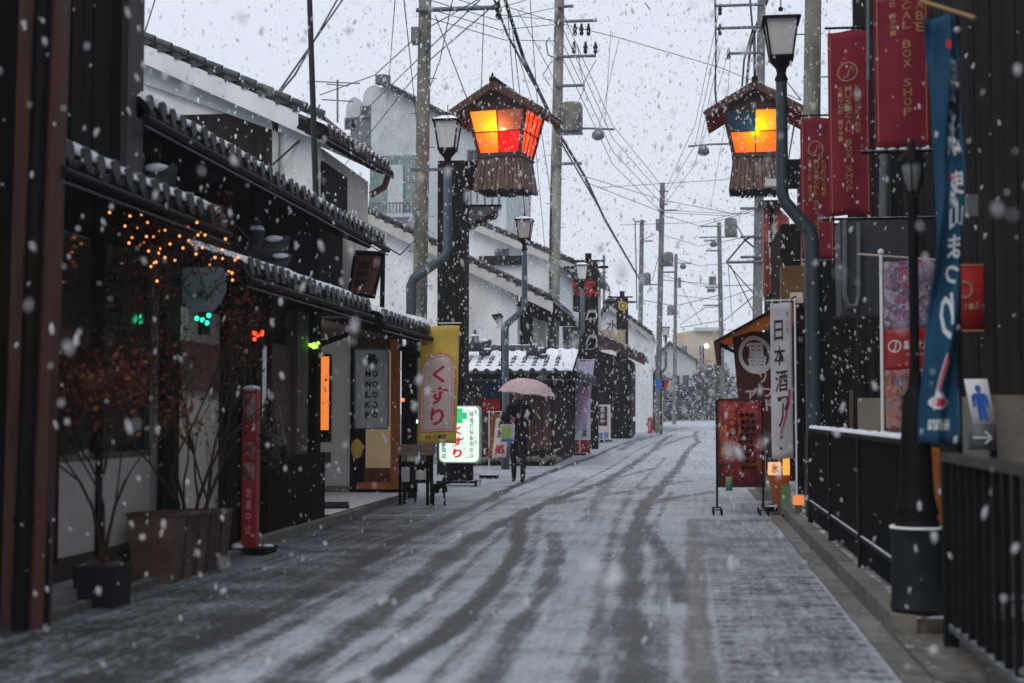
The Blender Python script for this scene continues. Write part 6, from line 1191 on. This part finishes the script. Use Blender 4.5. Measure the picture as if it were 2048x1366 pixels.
T = thing('leaning_boards', 'two pale boards leaning crosswise in the dark doorway behind the red post sign', 'boards', (at(550, 0, 14.1).x, 14.1, 0)); MB().bar(at(545, 770, 14.1), at(566, 885, 14.1), .06, .03, (0, 1, 0)).build('board', 'stone', T); MB().bar(at(524, 853, 14.0), at(566, 890, 14.0), .06, .03, (0, 1, 0)).build('board', 'stone', T); MB().bar((at(566, 0, 14.15).x, 14.15, 0), at(566, 890, 14.15), .06, .03, (0, 1, 0)).build('board', 'dark_wood', T)
T = thing('black_fence_panel', 'black slatted fence panel beside the entrance step', 'fence', (-4.1, 15.5, 0)); MB().box(-4.14, -4.10, 13.6, 15.85, .74, .79).build('rail', 'blk_snow', T); o = MB().box(-4.10, -4.08, 13.6, 13.66, .02, .82).build('slat', 'black_wood', T); array(o, [(0, .085 * i, 0) for i in range(1, 26)])

# ---------------------------------------------------------------- pedestrian with umbrella
YP = 26; pc = at(1037, 965, YP); pc.z = 0; T = thing('person', 'pedestrian in a black coat and trousers walking with a bag under a pink umbrella', 'person', (pc.x, YP, 0))
def skin(name, J, E_, m, parent, sub=2):
    o0 = ORG[parent.name]; me = bpy.data.meshes.new(name); me.from_pydata([Vector(p[:3]) + pc - o0 for p in J], E_, []); me.materials.append(M[m] if isinstance(m, str) else m)
    o = bpy.data.objects.new(name, me); COL.objects.link(o); o.parent = parent; md = o.modifiers.new('skin', 'SKIN'); md.use_smooth_shade = True
    for i, p in enumerate(J): me.skin_vertices[0].data[i].radius = (p[3], p[4] if len(p) > 4 else p[3])
    me.skin_vertices[0].data[0].use_root = True; s = o.modifiers.new('sub', 'SUBSURF'); s.levels = sub; s.render_levels = sub; ORG[o.name] = o0; return o
# faces the camera, mid stride; -y is towards the camera
J = [(0, 0, .92, .15, .11), (0, 0, 1.08, .15, .11), (0, -.01, 1.25, .17, .12), (0, 0, 1.38, .15, .10), (0, 0, 1.44, .06), (0, -.01, 1.50, .052),
     (.17, 0, 1.37, .065), (.24, -.02, 1.15, .052), (.14, -.20, 1.12, .042), (.07, -.27, 1.20, .032),
     (-.17, 0, 1.37, .065), (-.25, -.0, 1.14, .052), (-.17, -.18, 1.06, .042), (-.11, -.25, 1.10, .032),
     (.09, 0, .86, .095), (.10, -.06, .50, .07), (.09, -.10, .10, .048), (.09, -.14, .05, .04), (.09, -.27, .035, .035),
     (-.09, 0, .86, .095), (-.09, .03, .48, .07), (-.10, .14, .13, .048), (-.10, .12, .06, .04), (-.10, .02, .035, .035)]
E2 = [(0, 1), (1, 2), (2, 3), (3, 4), (4, 5), (3, 6), (6, 7), (7, 8), (8, 9), (3, 10), (10, 11), (11, 12), (12, 13), (0, 14), (14, 15), (15, 16), (16, 17), (17, 18), (0, 19), (19, 20), (20, 21), (21, 22), (22, 23)]
skin('body', J, E2, 'coat', T)
b = MB(); c = pc; b.lathe([(.205, .78), (.20, .84), (.175, 1.02), (.185, 1.2), (.16, 1.33)], c, 20); b.build('coat_skirt', 'coat', T)
b = MB(); b.ball(pc + Vector((0, -.015, 1.585)), .082, 16, 12, 1.28); b.tube([pc + Vector((0, -.09, 1.6)), pc + Vector((0, -.112, 1.57)), pc + Vector((0, -.09, 1.56))], [.008, .013, .008], 6); b.build('head', 'skin', T)
b = MB(); b.ball(pc + Vector((0, .015, 1.61)), .093, 16, 12, 1.2); b.ball(pc + Vector((0, .05, 1.54)), .08, 12, 8, 1.1); b.build('hair', 'hair', T)
b = MB(); [b.ball(pc + Vector((s * .03, -.09, 1.60)), .009, 8, 5) for s in (-1, 1)]; b.build('eye', 'ink', T); MB().box(pc.x - .02, pc.x + .02, pc.y - .094, pc.y - .088, 1.532, 1.538).build('mouth', 'redleaf', T)
for sgn, hx, hy, hz in ((1, .05, -.29, 1.22), (-1, -.09, -.27, 1.12)):
    b = MB(); b.ball(pc + Vector((hx, hy, hz)), .034, 8, 6, 1.1)
    for k in range(4): z = hz - .03 + .02 * k; b.tube([pc + Vector((hx, hy - .02, z)), pc + Vector((hx - sgn * .03, hy - .045, z)), pc + Vector((hx - sgn * .045, hy - .02, z - .004))], .0095, 6)
    b.tube([pc + Vector((hx, hy, hz + .03)), pc + Vector((hx - sgn * .03, hy - .03, hz + .045))], .011, 6); b.build('hand', 'skin', T)
b = MB(); b.tube([pc + Vector((-.05, -.1, 1.47)), pc + Vector((.06, -.09, 1.46))], .05, 10); b.ball(pc + Vector((0, -.02, 1.44)), .085, 12, 6, .6); b.build('scarf', mat('grey_green_scarf', (.06, .075, .065), .9, .2), T)
U = thing('umbrella', 'open pale pink umbrella held over the pedestrian', 'umbrella', pc + Vector((.02, -.24, 1.2)))
top = at(1056, 757, YP - .22); R_u = .53; H = .30; tilt = Matrix.Rotation(math.radians(6), 3, 'Y')
def U_(a, k):  # k 0 centre..1 rim
    sc = 1 - .07 * k * (0.5 + .5 * math.cos(8 * a)) ** .5 if False else 1 - .06 * k * abs(math.sin(4 * a))
    r = R_u * math.sin(k * 1.25) / math.sin(1.25) * sc; z = -H * (1 - math.cos(k * 1.25)) / (1 - math.cos(1.25)); z += .03 * k * abs(math.sin(4 * a)); return top + tilt @ Vector((r * math.cos(a), r * math.sin(a), z))
b = MB(); V = []; na, nk = 64, 8
for i in range(na):
    for k in range(1, nk + 1): V.append(U_(i * 2 * math.pi / na, k / nk))
V.append(top); V2 = [p + Vector((0, 0, -.004)) for p in V]; N = len(V); q = [(i * nk + k, i * nk + k + 1, ((i + 1) % na) * nk + k + 1, ((i + 1) % na) * nk + k) for i in range(na) for k in range(nk - 1)] + [(N - 1, i * nk, ((i + 1) % na) * nk) for i in range(na)]
b.raw(V + V2, q + [tuple(x + N for x in f)[::-1] for f in q] + [(i * nk + nk - 1, ((i + 1) % na) * nk + nk - 1, ((i + 1) % na) * nk + nk - 1 + N, i * nk + nk - 1 + N) for i in range(na)], True); b.build('canopy', 'umb', U)
b = MB()
for i in range(8): b.tube([U_(i * math.pi / 4, k / 8) + Vector((0, 0, -.012)) for k in range(9)], .004, 4)
b.build('ribs', 'steel', U); hp = pc + Vector((.045, -.30, 1.22)); MB().tube([top + Vector((0, 0, .05)), hp + Vector((0, 0, -.05))], .006, 8).build('shaft', 'steel', U); MB().tube([hp + Vector((0, 0, .02)), hp + Vector((0, 0, -.1)), hp + Vector((.02, 0, -.13)), hp + Vector((.05, 0, -.11))], .012, 8).build('handle', 'brown_wood', U)
G = thing('shoulder_bag', 'pale patterned bag with a lime green patch hung on the pedestrian\'s arm', 'bag', pc + Vector((-.22, -.25, .72))); a, c = at(1000, 885, YP - .3), at(1030, 848, YP - .3)
b = MB(); b.frustum(((a.x + c.x) / 2, YP - .26, 0), .22, .27, a.z, c.z, .1, .08, .10); b.build('bag', 'whitecloth', G); cx_ = (a.x + c.x) / 2; MB().box(cx_ - .10, cx_ + .05, YP - .325, YP - .315, a.z + .08, c.z - .04).build('lime_patch', mat('lime_patch', (.30, .50, .10), .8, .2), G); MB().box(cx_ - .11, cx_ + .11, YP - .32, YP - .30, a.z + .02, a.z + .06).build('blue_band', 'blueink', G)
MB().tube([(cx_ - .09, YP - .26, c.z), (cx_ - .06, YP - .27, c.z + .13), (cx_ + .05, YP - .27, c.z + .13), (cx_ + .08, YP - .26, c.z)], .009, 6).build('handle', 'skin', G)
G = thing('folded_umbrella_bag', 'round dark bag slung on the pedestrian\'s shoulder above the pale bag', 'bag', at(1015, 848, YP - .2)); MB().ball(at(1013, 833, YP - .2), .12, 14, 9, 1).build('bag', 'coat', G); MB().tube([at(1008, 822, YP - .26), at(1030, 838, YP - .28)], .012, 6).build('strap', 'purplecloth', G)

# ---------------------------------------------------------------- falling snow
def flakes(name, n, lab, box_, s0, s1, ico):
    if ico:
        import bmesh; bm = bmesh.new(); bmesh.ops.create_icosphere(bm, subdivisions=1, radius=1); bv = np.array([v.co[:] for v in bm.verts]); bf = np.array([[v.index for v in f.verts] for f in bm.faces]); bm.free()
    else: bv = np.array([(1, 0, 0), (-1, 0, 0), (0, 1, 0), (0, -1, 0), (0, 0, 1), (0, 0, -1)], float); bf = np.array([(0, 2, 4), (2, 1, 4), (1, 3, 4), (3, 0, 4), (2, 0, 5), (1, 2, 5), (3, 1, 5), (0, 3, 5)])
    (x0, x1), (y0, y1), (z0, z1) = box_; P = np.stack([rng.uniform(x0, x1, n), rng.uniform(y0, y1, n), rng.uniform(z0, z1, n)], 1)
    sz = s0 * (s1 / s0) ** rng.random(n); V = np.repeat(bv[None], n, 0) * (1 + rng.uniform(-.35, .35, (n, len(bv), 1))); V[:, :, 2] *= rng.uniform(1.0, 2.5, (n, 1)); V[:, :, 0] += V[:, :, 2] * rng.uniform(-.35, .35, (n, 1))
    V = V * sz[:, None, None] + P[:, None]; Fc = (bf[None] + (np.arange(n) * len(bv))[:, None, None]).reshape(-1, 3); V = V.reshape(-1, 3).astype(np.float32)
    me = bpy.data.meshes.new(name); me.vertices.add(len(V)); me.vertices.foreach_set('co', V.ravel()); me.loops.add(Fc.size); me.loops.foreach_set('vertex_index', Fc.ravel().astype(np.int32)); me.polygons.add(len(Fc)); me.polygons.foreach_set('loop_start', (np.arange(len(Fc)) * 3).astype(np.int32)); me.polygons.foreach_set('use_smooth', np.ones(len(Fc), bool)); me.update(calc_edges=True)
    me.materials.append(FM); o = bpy.data.objects.new(name, me); COL.objects.link(o); tag(o, lab, 'falling snow', None, 'stuff')
FM = bpy.data.materials.new('snowflake'); FM.use_nodes = True; n_ = FM.node_tree.nodes; n_.clear(); o_ = n_.new('ShaderNodeOutputMaterial'); d_ = n_.new('ShaderNodeBsdfDiffuse'); t_ = n_.new('ShaderNodeBsdfTranslucent'); m_ = n_.new('ShaderNodeMixShader'); d_.inputs[0].default_value = (.95, .95, .97, 1); t_.inputs[0].default_value = (.95, .95, .97, 1); m_.inputs[0].default_value = .5
tp_ = n_.new('ShaderNodeBsdfTransparent'); m3_ = n_.new('ShaderNodeMixShader'); m3_.inputs[0].default_value = .42
for a_, b_ in ((d_.outputs[0], m_.inputs[1]), (t_.outputs[0], m_.inputs[2]), (m_.outputs[0], m3_.inputs[1]), (tp_.outputs[0], m3_.inputs[2]), (m3_.outputs[0], o_.inputs[0])): FM.node_tree.links.new(a_, b_)
flakes('falling_snow', 200, 'large blurred snowflakes drifting close to the viewer', ((-2.2, 1.8), (1.8, 5.5), (.1, 3)), .003, .0105, True)
flakes('falling_snow', 2400, 'falling snowflakes over the near part of the street', ((-4.1, 2.2), (4, 14), (.1, 5.5)), .003, .0125, True)
flakes('falling_snow', 15000, 'falling snowflakes in the middle of the street', ((-6, 5), (14, 30), (.1, 10)), .004, .016, True)
flakes('falling_snow', 42000, 'distant falling snow down the street', ((-18, 14), (30, 98), (.1, 26)), .008, .020, False)
# haze of fine snow in the air
hz = MB().box(-60, 60, -6, 175, -1.2, 26).build('haze', 'snow', kind='stuff'); hz.data.materials.clear(); hm = bpy.data.materials.new('haze'); hm.use_nodes = True; n_ = hm.node_tree.nodes; n_.clear(); o_ = n_.new('ShaderNodeOutputMaterial'); pv_ = n_.new('ShaderNodeVolumePrincipled'); pv_.inputs['Color'].default_value = (.93, .95, 1, 1); pv_.inputs['Density'].default_value = .0009; pv_.inputs['Anisotropy'].default_value = .0
hm.node_tree.links.new(pv_.outputs[0], o_.inputs['Volume']); hz.data.materials.append(hm); tag(hz, 'pale snowy haze filling the street', 'haze')
